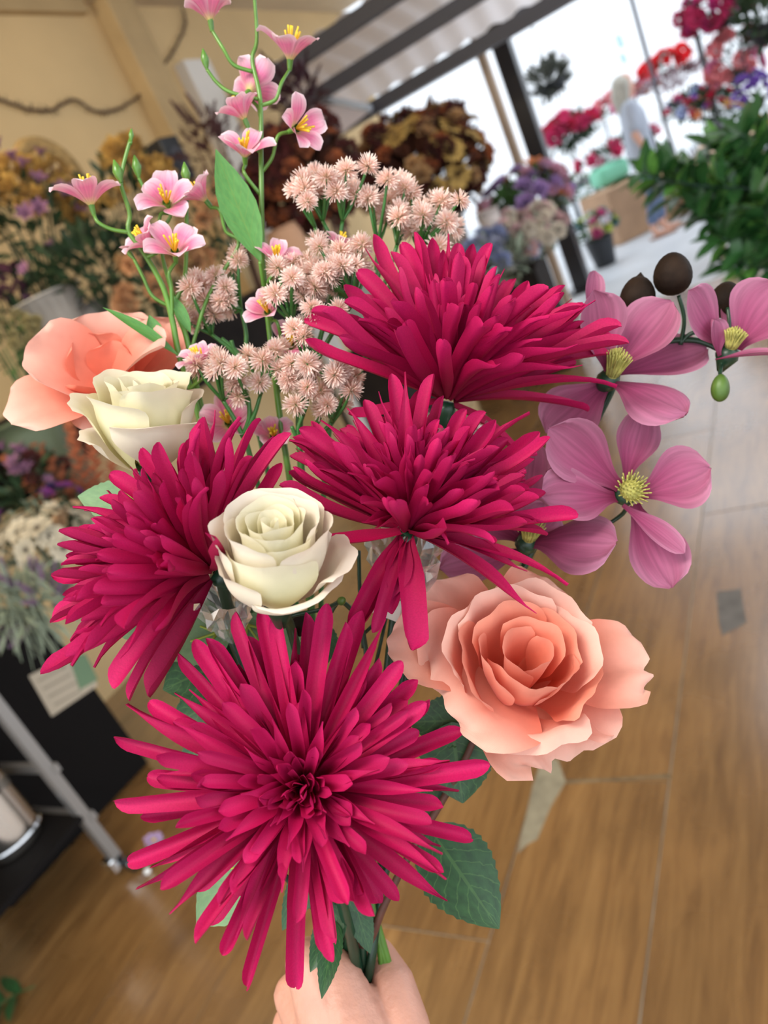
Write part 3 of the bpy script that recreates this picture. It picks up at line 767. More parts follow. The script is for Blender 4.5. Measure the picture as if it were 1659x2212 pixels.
def green_bud(px, tip, parent, att):
    b, t = at(*px), at(*tip); L_ = (t - b).length; A = (t - b).normalized()
    v, f, u = lathe_geo([(.0008, 0), (L_ * .16, L_ * .25), (L_ * .22, L_ * .5), (L_ * .12, L_ * .8), (.0004, L_)], b, A, 8)
    wpart('bud', v, f, STEM, parent, u)
    tubes('stalk', [[b] + [at(*q) for q in att]], .0011, .0012, STEM, parent, 6)
def spray(label, main, n):
    o = thing('blossom_spray', label, 'flower spray', grip_end(random.Random(n)), 'pink blossom sprays in the bouquet')
    tubes('stem', [[at(*p) for p in main] + [GRIP + RC * .002 * n, grip_end(random.Random(n))]], .0011, .0024, STEM, o, 7)
    return o
s1 = spray('tallest pink blossom spray, its stem leaving the top of the picture', [(545, -60, .462), (555, 80, .462), (545, 130, .462), (562, 215, .462), (564, 350, .463), (566, 500, .465), (570, 600, .467), (592, 800, .47), (620, 1000, .475), (720, 1600, .475)], 7)
blossom((450, 12, .455), (-.1, .95, .25), 66, s1, [(482, 105, .458), (505, 140, .46), (546, 155, .462)], 1)
blossom((628, 92, .46), (.1, .85, .45), 72, s1, [(608, 180, .46), (595, 215, .461), (564, 228, .462)], 2)
blossom((552, 188, .472), (.35, .6, -.5), 62, s1, [(556, 230, .466), (562, 250, .463)], 3)
blossom((518, 232, .458), (-.35, .8, .35), 55, s1, [(535, 300, .462), (563, 330, .463)], 4)
blossom((528, 312, .455), (.1, .62, .75), 60, s1, [(528, 375, .46), (562, 420, .464)], 5)
blossom((652, 272, .455), (.72, -.05, .65), 62, s1, [(600, 295, .46), (588, 340, .462), (566, 372, .464)], 6)
blossom((600, 548, .455), (.2, .7, .65), 52, s1, [(585, 600, .462), (571, 620, .468)], 7)
blossom((572, 664, .45), (-.25, .45, .85), 54, s1, [(600, 700, .455), (610, 760, .465), (592, 800, .47)], 8)
blossom((738, 522, .465), (.2, .9, .3), 50, s1, [(720, 570, .47), (640, 760, .475), (600, 850, .473)], 9)
blossom((628, 735, .462), (.1, .5, .85), 56, s1, [(630, 780, .468), (600, 850, .473)], 10)
green_bud((447, 150, .462), (438, 105, .46), s1, [(470, 180, .463), (500, 200, .463), (561, 215, .463)])
sheet('leaf', at(562, 565, .455), at(466, 322, .45), cv(.25, .1, .95), mm(82, .452), prof_lance, LEAF_MID, s1, nu=4, nv=14, cup=.15, bend=.15, serr=.02)
tubes('leaf_stalk', [[at(562, 565, .455), at(566, 590, .46), at(571, 620, .467)]], .0013, .0016, STEM, s1, 6)
s2 = spray('left pink blossom spray with green buds at its tip, above the ivory rose', [(282, 300, .452), (266, 360, .452), (262, 400, .452), (280, 460, .453), (278, 500, .453), (310, 545, .454), (352, 620, .456), (372, 690, .458), (388, 770, .462), (430, 900, .47), (500, 1200, .475)], 8)
blossom((188, 410, .445), (-.15, .9, .35), 70, s2, [(212, 480, .449), (240, 495, .451), (278, 502, .453)], 11)
blossom((306, 512, .447), (-.5, .55, .5), 58, s2, [(330, 550, .452), (318, 555, .454)], 12)
blossom((376, 528, .442), (.15, .5, .85), 66, s2, [(365, 590, .45), (370, 620, .453), (372, 690, .458)], 13)
blossom((430, 768, .445), (-.35, .8, .5), 56, s2, [(440, 815, .455), (410, 840, .466)], 14)
blossom((490, 905, .462), (.0, .4, .9), 62, s2, [(470, 980, .47), (440, 960, .471)], 15)
blossom((590, 935, .47), (.1, .4, .9), 52, s2, [(560, 1020, .475), (480, 1120, .475)], 16)
green_bud((283, 305, .452), (284, 278, .452), s2, [(281, 312, .452)])
green_bud((262, 395, .451), (246, 345, .45), s2, [(262, 400, .452)])
sheet('leaf', at(388, 770, .455), at(222, 664, .445), cv(.3, .5, .8), mm(30, .45), prof_lance, LEAF_MID, s2, nu=4, nv=10, cup=.3, bend=-.3)
sheet('leaf', at(345, 745, .455), at(322, 680, .455), cv(.3, .2, .9), mm(34, .45), prof_lance, LEAF_MID, s2, nu=4, nv=8, cup=.5, bend=.3)
s3 = spray('middle pink blossom spray leaning left, between the tallest spray and the left one', [(404, 395, .468), (403, 440, .467), (402, 560, .465), (395, 620, .465), (378, 660, .465), (400, 720, .466), (412, 770, .468), (440, 900, .475), (520, 1200, .478)], 9)
blossom((356, 424, .455), (.05, .4, .9), 66, s3, [(345, 470, .46), (352, 560, .463), (378, 650, .465)], 17)
blossom((428, 412, .46), (-.55, .65, .4), 56, s3, [(475, 455, .463), (488, 500, .464), (515, 530, .464), (450, 640, .466), (412, 760, .468)], 18)
green_bud((300, 385, .458), (290, 335, .456), s3, [(318, 415, .46), (368, 460, .463), (345, 520, .464), (378, 650, .465)])
green_bud((404, 400, .468), (398, 350, .466), s3, [(403, 420, .467)])
green_bud((290, 560, .456), (272, 538, .455), s3, [(310, 600, .458), (330, 640, .46), (372, 665, .464)])
sheet('leaf', at(412, 720, .462), at(370, 635, .458), cv(.1, .3, .9), mm(26, .46), prof_lance, LEAF_MID, s3, nu=4, nv=8, cup=.5, bend=-.4)

# ------------------------------------------------------------------ pale pink filler sprays
def pompom(seed):
    rg = random.Random(seed); G = []
    n = 120
    for k in range(n):
        z = 1 - 1.55 * (k + .5) / n; a = k * 2.39996
        s = sqrt(max(0, 1 - z * z))
        d = Vector((s * cos(a), s * sin(a), z)); d = (d + Vector((rg.uniform(-.2, .2),) * 3)).normalized()
        L_ = rg.uniform(.75, 1.08)
        v, f, u = sheet_geo(L_ * .8, .105, prof_strap, cup=.4, bend=rg.uniform(-.5, .5), curl=rg.uniform(-.8, .3), nu=2, nv=3)
        M = frame(d * .2, d, d.orthogonal() + Vector((rg.uniform(-1, 1), rg.uniform(-1, 1), rg.uniform(-1, 1))) * .6)
        G.append(([M @ p for p in v], f, u))
    V, Fc, Uv = join(G)
    return mesh('floret', V, Fc, PALEPINK, Uv)
POMS = [pompom(i) for i in range(4)]
def filler(label, spots, nodes, trunk, d, seed, size=29):
    """spots in crop pixels; nodes where side stems meet; trunk the main stem downwards"""
    rg = random.Random(seed)
    o = thing('filler_flower_spray', label, 'flower spray', grip_end(rg), 'pale pink filler flower sprays in the bouquet')
    X = lambda p: (360 + p[0] / 2.37, 330 + p[1] / 2.37)
    Nd = [(X(n), d + .008) for n in nodes]
    spots = list(spots) + [(a + rg.uniform(-42, 42), b + rg.uniform(-30, 45)) for a, b in spots[::2]]
    for s in spots:
        p = X(s); dd = d + rg.uniform(-.016, .014)
        nb = min(Nd, key=lambda q: (q[0][0] - p[0]) ** 2 + (q[0][1] - p[1]) ** 2 * .5)
        C = at(*p, dd); Nn = at(*nb[0], nb[1])
        ax = (C - Nn).normalized()
        ax = (ax + cv(0, .4, .5) * .6).normalized()
        r = mm(size * rg.uniform(.88, 1.12), dd)
        part('floret', POMS[rg.randrange(4)], o, frame(C, ax.orthogonal(), ax, (r, r, r)) @ Matrix.Rotation(rg.uniform(0, 6.3), 4, 'Z'))
        mid = Nn.lerp(C, .6) + UC * -.002 + BC * rg.uniform(-.003, .003)
        tubes('stalk', [[C - ax * r * .1, mid, Nn]], .0009, .0012, STEM_G, o, 5, 4)
    tl = []
    T0 = at(*X(trunk[0]), d + .012)
    for n in Nd: tl.append([at(*n[0], n[1]), at(*n[0], n[1]).lerp(T0, .5) + RC * rg.uniform(-.003, .003), T0])
    tubes('side_stem', tl, .0013, .0016, STEM_G, o, 6, 5)
    tubes('stem', [[at(*X(p), d + .012 + .008 * i) for i, p in enumerate(trunk)] + [at(700, 1600, .478), GRIP, grip_end(rg)]], .0016, .0024, STEM_G, o, 6)
    return o
filler('pale pink filler spray at the top, over the dark russet flowers', [(690, 190), (760, 110), (800, 150), (720, 250), (740, 200), (850, 150), (870, 200), (920, 90), (950, 200), (1030, 70), (785, 195), (700, 140)],
       [(800, 350), (900, 350), (760, 380)], [(880, 620), (800, 900), (680, 1480)], .462, 31)
filler('pale pink filler spray at the upper right, above the highest magenta chrysanthemum', [(1055, 240), (1130, 140), (1190, 150), (1140, 250), (1200, 200), (1250, 205), (1190, 300), (1240, 330), (1310, 280), (1330, 330), (1380, 250), (1370, 340), (1300, 375), (1500, 245), (1465, 385), (1390, 480), (1110, 310)],
       [(1080, 470), (1180, 470), (1130, 520), (1290, 480)], [(1080, 760), (1000, 1100), (820, 1500)], .468, 32)
filler('largest pale pink filler spray, in the centre left of the highest chrysanthemum', [(770, 450), (890, 500), (1000, 470), (720, 560), (830, 540), (900, 580), (990, 560), (570, 590), (640, 640), (700, 620), (760, 600), (680, 680), (760, 690), (830, 680), (880, 690), (1010, 630), (740, 740), (880, 800), (560, 720), (610, 740), (720, 790), (780, 830), (850, 560), (650, 560), (800, 620), (930, 540), (850, 640), (700, 730)],
       [(700, 880), (720, 900), (800, 900), (640, 860), (960, 760)], [(760, 1080), (700, 1300), (680, 1500)], .446, 33, 29)
filler('pale pink filler spray at the left, behind the pink blossom stems', [(360, 520), (330, 590), (150, 650), (250, 630), (240, 690), (300, 690), (150, 740), (200, 760), (310, 750), (90, 840), (180, 870), (330, 800), (230, 800), (120, 690)],
       [(280, 950), (330, 960), (380, 800), (230, 930)], [(390, 1080), (420, 1300), (500, 1560)], .475, 34)
filler('small pale pink filler spray at the lower left, beside the side-on ivory rose', [(260, 1050), (350, 1100), (340, 1180), (420, 1040), (490, 1060), (475, 1175), (150, 1080), (370, 1250), (550, 1010), (250, 1110)],
       [(290, 1270), (420, 1260), (480, 1240)], [(390, 1450), (440, 1600)], .442, 35)
filler('pale pink filler spray low in the centre, left of the middle chrysanthemum', [(580, 1110), (640, 1080), (720, 1080), (630, 1180), (700, 1130), (790, 1220), (850, 1150), (960, 1150), (880, 1110), (660, 1290), (790, 1310), (900, 1290), (720, 1200), (820, 1290), (650, 900), (700, 940), (920, 1180)],
       [(700, 1340), (760, 1400), (850, 1380), (640, 1400), (720, 1080)], [(680, 1500), (700, 1700)], .436, 36)

# ------------------------------------------------------------------ rose foliage
def rose_leaf_spray(label, stem_px, leaves, seed, stem_mat=STEM_D, r=.0022):
    rg = random.Random(seed)
    o = thing('rose_leaf_spray', label, 'leaf spray', grip_end(rg), 'rose leaves in the bouquet')
    tubes('stem', [[at(*p) for p in stem_px] + [grip(rg), grip_end(rg)]], r * .8, r, stem_mat, o, 8)
    for i, (b, t, n, W_, m, kw) in enumerate(leaves):
        k = dict(cup=.12, bend=-.25, serr=.035, crease=.08); k.update(kw)
        l = sheet('leaf', at(*b), at(*t), cv(*n), mm(W_, (b[2] + t[2]) / 2), prof_leaf, m, o, nu=6, nv=26, **k)
        if m is LEAF_PALE:
            B_, T_ = at(*b), at(*t); ex = (T_ - B_).cross(cv(*n)).normalized(); q = (T_ - B_).length
            off = cv(*n) * .0022
            tubes('rib', [[B_ + off, B_.lerp(T_, .3) + off, B_.lerp(T_, .55) + off * .8], [B_.lerp(T_, .18) + off, B_.lerp(T_, .38) + ex * q * .16 + off], [B_.lerp(T_, .18) + off, B_.lerp(T_, .38) - ex * q * .16 + off]], .0010, .0006, VEINY, l, 5)
    return o
rose_leaf_spray('dark green rose leaves on a brown stem, lower right under the open peach rose', [(1040, 1555, .432), (1005, 1640, .433), (955, 1730, .434), (880, 1855, .436), (828, 1960, .438), (797, 2035, .444)], [
    ((925, 1785, .437), (1078, 2006, .41), (-.25, .35, .9), 170, LEAF, dict(bend=-.3)),
    ((975, 1560, .44), (1000, 1735, .43), (.1, .1, 1), 165, LEAF, dict(bend=-.2)),
    ((1030, 1555, .445), (880, 1560, .44), (0, .2, .95), 110, LEAF, {}),
    ((925, 1660, .445), (880, 1800, .44), (-.2, .1, .95), 80, LEAF, {})], 41, STEM_B, .0026)
rose_leaf_spray('pale green leaf showing its underside, lower left under the nearest chrysanthemum', [(560, 1840, .43), (640, 1920, .44)], [
    ((575, 1840, .425), (425, 1998, .41), (.2, .3, .9), 165, LEAF_PALE, dict(bend=.2))], 42)
rose_leaf_spray('pale green leaves behind the left chrysanthemum', [(400, 1180, .44), (500, 1380, .445), (600, 1650, .45)], [
    ((330, 1100, .44), (168, 1072, .435), (.1, .2, .95), 105, LEAF_PALE, {}),
    ((490, 1345, .437), (222, 1345, .428), (0, .3, .95), 135, LEAF_PALE, {}),
    ((500, 1360, .432), (340, 1410, .425), (0, .4, .9), 120, LEAF_PALE, {}),
    ((520, 1330, .45), (600, 1440, .455), (0, .2, .95), 110, LEAF_PALE, {}),
    ((660, 1335, .45), (640, 1470, .46), (0, .2, .95), 100, LEAF_PALE, {})], 43)
rose_leaf_spray('dark green leaves at the left between the two lower chrysanthemums', [(480, 1400, .45), (560, 1600, .455), (660, 1850, .455)], [
    ((500, 1420, .44), (352, 1490, .43), (-.1, .2, .95), 145, LEAF, dict(bend=-.1)),
    ((520, 1480, .445), (370, 1570, .435), (-.1, .3, .95), 120, LEAF, {}),
    ((540, 1560, .445), (380, 1650, .44), (0, .3, .95), 90, LEAF, {}),
    ((540, 1360, .455), (470, 1320, .46), (0, .3, .95), 100, LEAF, {}),
    ((500, 1340, .46), (520, 1480, .46), (0, .2, .95), 110, LEAF, {})], 44)
rose_leaf_spray('dark green leaves tucked in just above the fist', [(700, 1800, .43), (740, 1950, .44)], [
    ((690, 1850, .425), (610, 2010, .415), (-.2, .2, .95), 70, LEAF, {}),
    ((735, 1950, .428), (670, 2100, .41), (-.1, .3, .95), 62, LEAF, {}),
    ((725, 1990, .422), (695, 2158, .392), (0, .3, .95), 52, LEAF, dict(bend=-.5)),
    ((710, 1860, .43), (790, 1970, .425), (.2, .2, .95), 90, LEAF, {}),
    ((760, 1930, .438), (800, 2060, .43), (.2, .3, .9), 55, LEAF, {}),
    ((700, 1900, .43), (740, 2030, .42), (.1, .3, .9), 70, LEAF, {})], 45)
rose_leaf_spray('dark thin twig with a brown berry under the front ivory rose', [(640, 1350, .41), (700, 1340, .42), (740, 1300, .425), (790, 1400, .44), (780, 1700, .45)], [
    ((690, 1340, .43), (690, 1450, .43), (.1, .2, .95), 80, LEAF, {})], 46, STEM_D, .0016)
tw = [o for o in bpy.data.objects if o.name.startswith('rose_leaf_spray') and 'berry' in o.get('label', '')][0]
bud('berry', (648, 1350, .40), mm(21, .40), (0, 1, .2), BERRY, tw, 1.2)
bud('green_bud', (598, 1340, .375), mm(10, .375), (0, 1, .2), GREENBUD, tw)
bud('green_bud', (738, 1298, .38), mm(9, .38), (.6, .6, .2), GREENBUD, tw)
tubes('twig', [[at(598, 1340, .376), at(640, 1328, .385), at(700, 1315, .385), at(738, 1298, .38)], [at(775, 1190, .43), at(778, 1290, .44), at(785, 1400, .44)], [at(785, 1370, .44), at(815, 1340, .445), at(830, 1310, .45)], [at(800, 1480, .445), at(820, 1400, .45), at(835, 1330, .455)]], .0012, .0012, STEM_D, tw, 6)

# ------------------------------------------------------------------ hand
SKIN = mat('fair_skin', (.60, .31, .23), .5, var=.07, vscale=60, bump=.25, bscale=400)
SKIN.node_tree.nodes['Principled BSDF'].inputs['Subsurface Weight'].default_value = .12
SKIN.node_tree.nodes['Principled BSDF'].inputs['Subsurface Radius'].default_value = (.01, .004, .002)
def ico():
    import bmesh
    bm = bmesh.new(); bmesh.ops.create_icosphere(bm, subdivisions=2, radius=1)
    bm.verts.ensure_lookup_table()
    r = [v.co.copy() for v in bm.verts], [tuple(v.index for v in f.verts) for f in bm.faces]; bm.free(); return r
ICO = ico()
def blob(name, chains, voxel, material, parent=None, smooth_it=6):
    """one continuous skin from tapered limb chains [(point, radius), ...]"""
    V, Fc = [], []
    for ch in chains:
        P = []
        for (p, r), (q, s) in zip(ch, ch[1:]):
            n = max(1, int((q - p).length / (min(r, s) * .35)))
            P += [(p.lerp(q, i / n), r + (s - r) * i / n) for i in range(n)]
        P.append(ch[-1])
        for p, r in P:
            o = len(V); V += [p + v * r for v in ICO[0]]; Fc += [tuple(i + o for i in f) for f in ICO[1]]
    base = WM[parent.name] if parent else Matrix.Translation(chains[0][0][0])
    inv = base.inverted()
    ob = part(name, mesh(name, [inv @ v for v in V], Fc, material), parent, base)
    rm = ob.modifiers.new('remesh', 'REMESH'); rm.mode = 'VOXEL'; rm.voxel_size = voxel; rm.use_smooth_shade = True
    sm = ob.modifiers.new('smooth', 'SMOOTH'); sm.iterations = smooth_it; sm.factor = .5
    dg = bpy.context.evaluated_depsgraph_get(); dg.update()
    nm = bpy.data.meshes.new_from_object(ob.evaluated_get(dg))
    ob.modifiers.clear(); ob.data = nm
    nm.polygons.foreach_set('use_smooth', [True] * len(nm.polygons))
    return ob
H = lambda x, y, d: at(x, y, d)
hand = blob('person_hand', [
    [(H(900, 3000, .30), .036), (H(850, 2620, .37), .031), (H(800, 2400, .415), .028)],                    # forearm, wrist
    [(H(800, 2400, .415), .027), (H(720, 2200, .437), .022), (H(668, 2085, .447), .0150)],                # index metacarpal, knuckle
    [(H(800, 2420, .415), .026), (H(700, 2240, .442), .021), (H(640, 2150, .462), .0145)],                # middle
    [(H(800, 2420, .418), .025), (H(690, 2300, .450), .019), (H(632, 2215, .478), .0135)],                # ring
    [(H(800, 2440, .42), .023), (H(680, 2350, .46), .017), (H(640, 2285, .493), .0125)],                  # little
    [(H(780, 2300, .425), .028), (H(745, 2190, .436), .021), (H(722, 2110, .446), .0160)],
    [(H(668, 2085, .447), .0145), (H(662, 2065, .487), .0118), (H(740, 2070, .512), .0108), (H(800, 2085, .497), .0095)],
    [(H(640, 2150, .462), .0142), (H(645, 2140, .500), .0120), (H(735, 2150, .525), .0110), (H(800, 2165, .508), .0097)],
    [(H(632, 2215, .478), .0132), (H(645, 2220, .515), .0114), (H(735, 2235, .535), .0105), (H(800, 2245, .517), .0094)],
    [(H(640, 2285, .493), .0122), (H(655, 2290, .523), .0104), (H(735, 2305, .540), .0094), (H(790, 2315, .525), .0086)],
    [(H(820, 2380, .42), .027), (H(872, 2235, .436), .0176), (H(851, 2130, .452), .0138), (H(816, 2066, .472), .0118), (H(770, 2060, .492), .0102)],   # thumb
    [(H(790, 2290, .432), .024), (H(800, 2215, .448), .014)],
], .0017, SKIN, None, 3)
tag(hand, 'person\'s bare fist gripping the bouquet stems at the bottom edge', 'hand')
# ------------------------------------------------------------------ background: flower heads
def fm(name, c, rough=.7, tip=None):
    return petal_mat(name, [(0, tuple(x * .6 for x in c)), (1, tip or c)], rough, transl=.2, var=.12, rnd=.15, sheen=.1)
def head_mesh(kind, m, m2=None, seed=0):
    rg = random.Random(seed); G = []; n2 = 0
    def add(base, tip, nrm, W_, prof=prof_spoon, **k):
        v, f, u = sheet_geo((tip - base).length, W_, prof, nu=2, nv=4, **k)
        M = frame(base, tip - base, nrm); G.append(([M @ p for p in v], f, u))
    if kind == 'puff':
        for k in range(60):
            z = 1 - 1.7 * (k + .5) / 60; a = k * 2.4; s = sqrt(max(0, 1 - z * z)); d = Vector((s * cos(a), s * sin(a), z))
            add(d * .35, d * rg.uniform(.8, 1.05) + Vector((rg.uniform(-.15, .15), rg.uniform(-.15, .15), 0)), d.orthogonal() + Vector((rg.uniform(-1, 1), rg.uniform(-1, 1), 0)), .38, cup=.3)
    elif kind == 'daisy':
        for k in range(11):
            a = 2 * pi * k / 11; d = Vector((cos(a), sin(a), rg.uniform(.05, .3)))
            add(d * .12, d * rg.uniform(.9, 1.05), Vector((0, 0, 1)), .42, cup=.2, bend=-.3)
    elif kind == 'rosette':
        for k in range(22):
            t = k / 22; a = k * 2.4; e = 1.35 - 1.25 * t
            d = Vector((cos(a) * cos(e), sin(a) * cos(e), sin(e)))
            add(Vector((0, 0, 0)), d * (.55 + .45 * t), Vector((-cos(a) * .3, -sin(a) * .3, 1)), .55, prof_fan, cup=.5, bend=.5, ruf=.05, seed=k)
    elif kind == 'spike':
        for k in range(44):
            t = k / 44; a = k * 2.4; z = -1.2 + 2.6 * t; r = .42 * (1 - .75 * max(0, t) ** 1.5)
            add(Vector((0, 0, z)), Vector((r * cos(a), r * sin(a), z + .22)), Vector((0, 0, 1)), .26, cup=.3)
    elif kind == 'lily':
        for k in range(6):
            a = k * pi / 3; d = Vector((cos(a) * .9, sin(a) * .9, .55))
            add(Vector((0, 0, -.3)), d, Vector((-cos(a), -sin(a), 1)), .55, prof_acute, cup=.3, bend=-.8)
    V, Fc, Uv = join(G); nf = len(Fc)
    ms = [m]
    if m2:
        v, f, u = lathe_geo([(.02, .16), (.14, .13), (.19, .05), (.17, 0)], Vector((0, 0, .02)), Vector((0, 0, 1)), 8)
        o = len(V); V += v; Fc += [tuple(i + o for i in q) for q in f]; Uv += u; ms.append(m2)
    me = mesh('flower_head', V, Fc, ms, Uv)
    if m2:
        for i, p in enumerate(me.polygons): p.material_index = 1 if i >= nf else 0
    return me
def foliage_geo(c, rx, ry, rz, n, ll, seed, droop=0., up=.3):
    rg = random.Random(seed); G = []
    for k in range(n):
        d = Vector((rg.gauss(0, 1), rg.gauss(0, 1), rg.gauss(0, 1))).normalized()
        q = rg.uniform(.45, 1) 
        p = c + Vector((d.x * rx * q, d.y * ry * q, d.z * rz * q))
        t = (d + Vector((rg.uniform(-.6, .6), rg.uniform(-.6, .6), rg.uniform(-.3, .8) + up - droop))).normalized()
        L_ = ll * rg.uniform(.7, 1.3)
        v, f, u = sheet_geo(L_, L_ * .36, prof_lance, cup=.3, bend=-.4, nu=2, nv=4)
        M = frame(p, t, Vector((rg.uniform(-1, 1), rg.uniform(-1, 1), 1.2)), (.4, 1, 1) if ll == .09 else (1, 1, 1)); G.append(([M @ x for x in v], f, u))
    return join(G)
DARKLEAF = mat('dark_foliage', (.022, .05, .018), .6, var=.4, vscale=15)
MIDLEAF = mat('mid_foliage', (.05, .12, .03), .55, var=.4, vscale=15)
SAGE = mat('sage_foliage', (.24, .29, .21), .6, var=.3, vscale=15)
BRONZE = mat('bronze_foliage', (.07, .022, .012), .6, var=.4, vscale=15)
def bunch(name, label, cat, c, rad, n, heads, size, foot, leaf=DARKLEAF, nl=120, ll=.07, seed=0, group=None, droop=0, hemi=-.25, axis_out=.8, leafscale=.85):
    rg = random.Random(seed)
    o = thing(name, label, cat, foot, group)
    rx, ry, rz = rad
    v, f, u = foliage_geo(c - Vector((0, 0, rz * .15)), rx * leafscale, ry * leafscale, rz * leafscale, nl, ll, seed, droop)
    fo = wpart('foliage', v, f, leaf, o, u); fo['kind'] = 'stuff'
    view = (CAM - c).normalized()
    k = 0; tries = 0
    while k < n and tries < n * 20:
        tries += 1
        d = Vector((rg.gauss(0, 1), rg.gauss(0, 1), rg.gauss(0, 1))).normalized()
        if d.z < hemi or d.dot(view) < -.45: continue
        p = c + Vector((d.x * rx, d.y * ry, d.z * rz)) * rg.uniform(.82, 1.05)
        ax = (d * axis_out + Vector((rg.uniform(-.3, .3), rg.uniform(-.3, .3), .35))).normalized()
        s = size * rg.uniform(.75, 1.2)
        part('flower_head', heads[rg.randrange(len(heads))], o, frame(p, ax.orthogonal(), ax, (s, s, s)) @ Matrix.Rotation(rg.uniform(0, 6.3), 4, 'Z'))
        k += 1
    st = []
    for k in range(7):
        a = k * 2 * pi / 7
        st.append([c + Vector((cos(a) * rx * .45, sin(a) * ry * .45, 0)), (c * .4 + foot * .6) + Vector((cos(a) * .02, sin(a) * .02, 0)), foot + Vector((cos(a) * .012, sin(a) * .012, 0.004))])
    tubes('stems', st, .004, .005, leaf, o, 5, 4)
    return o
def vase(name, label, cat, foot, r0, r1, h, m, rim=.006, group=None, flare=0, wob=None, n=28):
    o = thing(name, label, cat, foot, group)
    pr = [(.001, .004), (r0, 0.0), (r0, .004)]
    for i in range(1, 9):
        t = i / 8; pr.append((r0 + (r1 - r0) * t + flare * t ** 5, h * t))
    pr += [(pr[-1][0] + rim, h), (pr[-1][0] + rim, h + rim), (pr[-1][0] - rim, h + rim), (r0 * .9, .01)]
    lathe('body', pr, foot, m, o, n=n, wob=wob)
    return o
ZINC = mat('brushed_zinc', (.52, .52, .50), .35, metal=1, var=.15, vscale=10)
CHROME = mat('chrome', (.75, .76, .78), .15, metal=1)
GREYSTEEL = mat('grey_steel_tube', (.30, .29, .28), .4, metal=.6)
RIBW = mat('ribbed_white_enamel', (.55, .53, .49), .45, var=.12, vscale=12)
OLIVE = mat('olive_green_plastic', (.10, .13, .07), .5, var=.2, vscale=5)
BLACKBOX = mat('black_board', (.006, .005, .005), .7, spec=.12)
DARKWOOD = mat('dark_stained_wood', (.014, .010, .008), .7, spec=.15, var=.3, vscale=9)
CARD = mat('cardboard', (.36, .22, .13), .8, var=.12, vscale=5)
BLACKPL = mat('black_plastic', (.01, .012, .016), .4)

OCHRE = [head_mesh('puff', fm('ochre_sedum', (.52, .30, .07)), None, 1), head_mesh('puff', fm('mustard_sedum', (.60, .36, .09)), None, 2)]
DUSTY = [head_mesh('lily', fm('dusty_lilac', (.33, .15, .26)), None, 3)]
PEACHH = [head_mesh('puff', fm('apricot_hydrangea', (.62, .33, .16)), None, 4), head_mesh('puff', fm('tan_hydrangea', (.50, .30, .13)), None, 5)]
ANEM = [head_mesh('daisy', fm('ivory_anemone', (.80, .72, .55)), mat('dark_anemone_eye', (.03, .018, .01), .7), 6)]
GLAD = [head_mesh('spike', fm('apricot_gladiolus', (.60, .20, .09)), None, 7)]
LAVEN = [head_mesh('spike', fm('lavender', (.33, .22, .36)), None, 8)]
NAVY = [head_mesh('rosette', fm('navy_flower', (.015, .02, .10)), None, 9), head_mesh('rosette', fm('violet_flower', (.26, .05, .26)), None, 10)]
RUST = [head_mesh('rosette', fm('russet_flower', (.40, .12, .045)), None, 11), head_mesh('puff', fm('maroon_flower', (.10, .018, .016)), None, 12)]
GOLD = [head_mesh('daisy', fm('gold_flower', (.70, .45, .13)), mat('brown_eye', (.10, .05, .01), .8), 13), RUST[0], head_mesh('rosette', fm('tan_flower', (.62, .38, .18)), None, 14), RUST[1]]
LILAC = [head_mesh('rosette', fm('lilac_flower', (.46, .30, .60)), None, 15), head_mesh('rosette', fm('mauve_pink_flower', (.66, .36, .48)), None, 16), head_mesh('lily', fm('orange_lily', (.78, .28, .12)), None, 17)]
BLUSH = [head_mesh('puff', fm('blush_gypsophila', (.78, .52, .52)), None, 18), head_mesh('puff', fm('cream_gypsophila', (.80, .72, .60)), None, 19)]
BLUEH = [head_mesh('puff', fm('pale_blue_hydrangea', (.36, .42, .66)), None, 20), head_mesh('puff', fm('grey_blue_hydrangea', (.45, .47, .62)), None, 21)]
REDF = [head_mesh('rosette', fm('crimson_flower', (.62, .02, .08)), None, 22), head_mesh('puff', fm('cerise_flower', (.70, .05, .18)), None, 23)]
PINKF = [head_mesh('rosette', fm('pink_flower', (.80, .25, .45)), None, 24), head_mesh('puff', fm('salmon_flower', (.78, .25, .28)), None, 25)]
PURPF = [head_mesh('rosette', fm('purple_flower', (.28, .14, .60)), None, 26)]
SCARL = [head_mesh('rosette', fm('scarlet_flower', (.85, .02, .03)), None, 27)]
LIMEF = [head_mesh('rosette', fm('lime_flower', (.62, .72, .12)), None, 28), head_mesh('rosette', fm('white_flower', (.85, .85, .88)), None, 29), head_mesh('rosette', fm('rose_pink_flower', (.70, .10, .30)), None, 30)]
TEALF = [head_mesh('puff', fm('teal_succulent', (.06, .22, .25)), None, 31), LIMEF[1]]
BURG = mat('burgundy_foliage', (.05, .012, .022), .5, var=.4, vscale=20)

# ---- stepped display stand along the shop wall
def step(name, label, a0, a1, b0, b1, z, m=DARKWOOD):
    o = thing(name, label, 'display stand', ab((a0 + a1) / 2, (b0 + b1) / 2, 0), 'stepped display stands along the wall')
    box('board', ab(a0, b0, z - .03), D1 * (a1 - a0), D2 * (b1 - b0), Vector((0, 0, .03)), m, o)
    for aa in (a0 + .01, a1 - .04 if z > 1.2 else a0 + .28):
        for bb in (b0 + .01, b1 - .04):
            box('leg', ab(aa, bb, 0), D1 * .03, D2 * .03, Vector((0, 0, z - .03)), m, o)
    box('front_panel', ab(a0 + .04, b0 + .015, z - .30), D1 * (a1 - a0 - .08), D2 * .012, Vector((0, 0, .27)), m, o)
    return o
step('display_stand', 'low dark wooden display step holding white anemones at the left', -.35, .88, 2.29, 2.49, .80)
step('display_stand', 'middle dark wooden display step with the gladioli at the left', -.35, 1.0, 2.50, 2.71, .98)
step('display_stand', 'tall dark wooden display step with the ribbed vase against the wall', -.35, 4.6, 2.72, 3.18, 1.42)
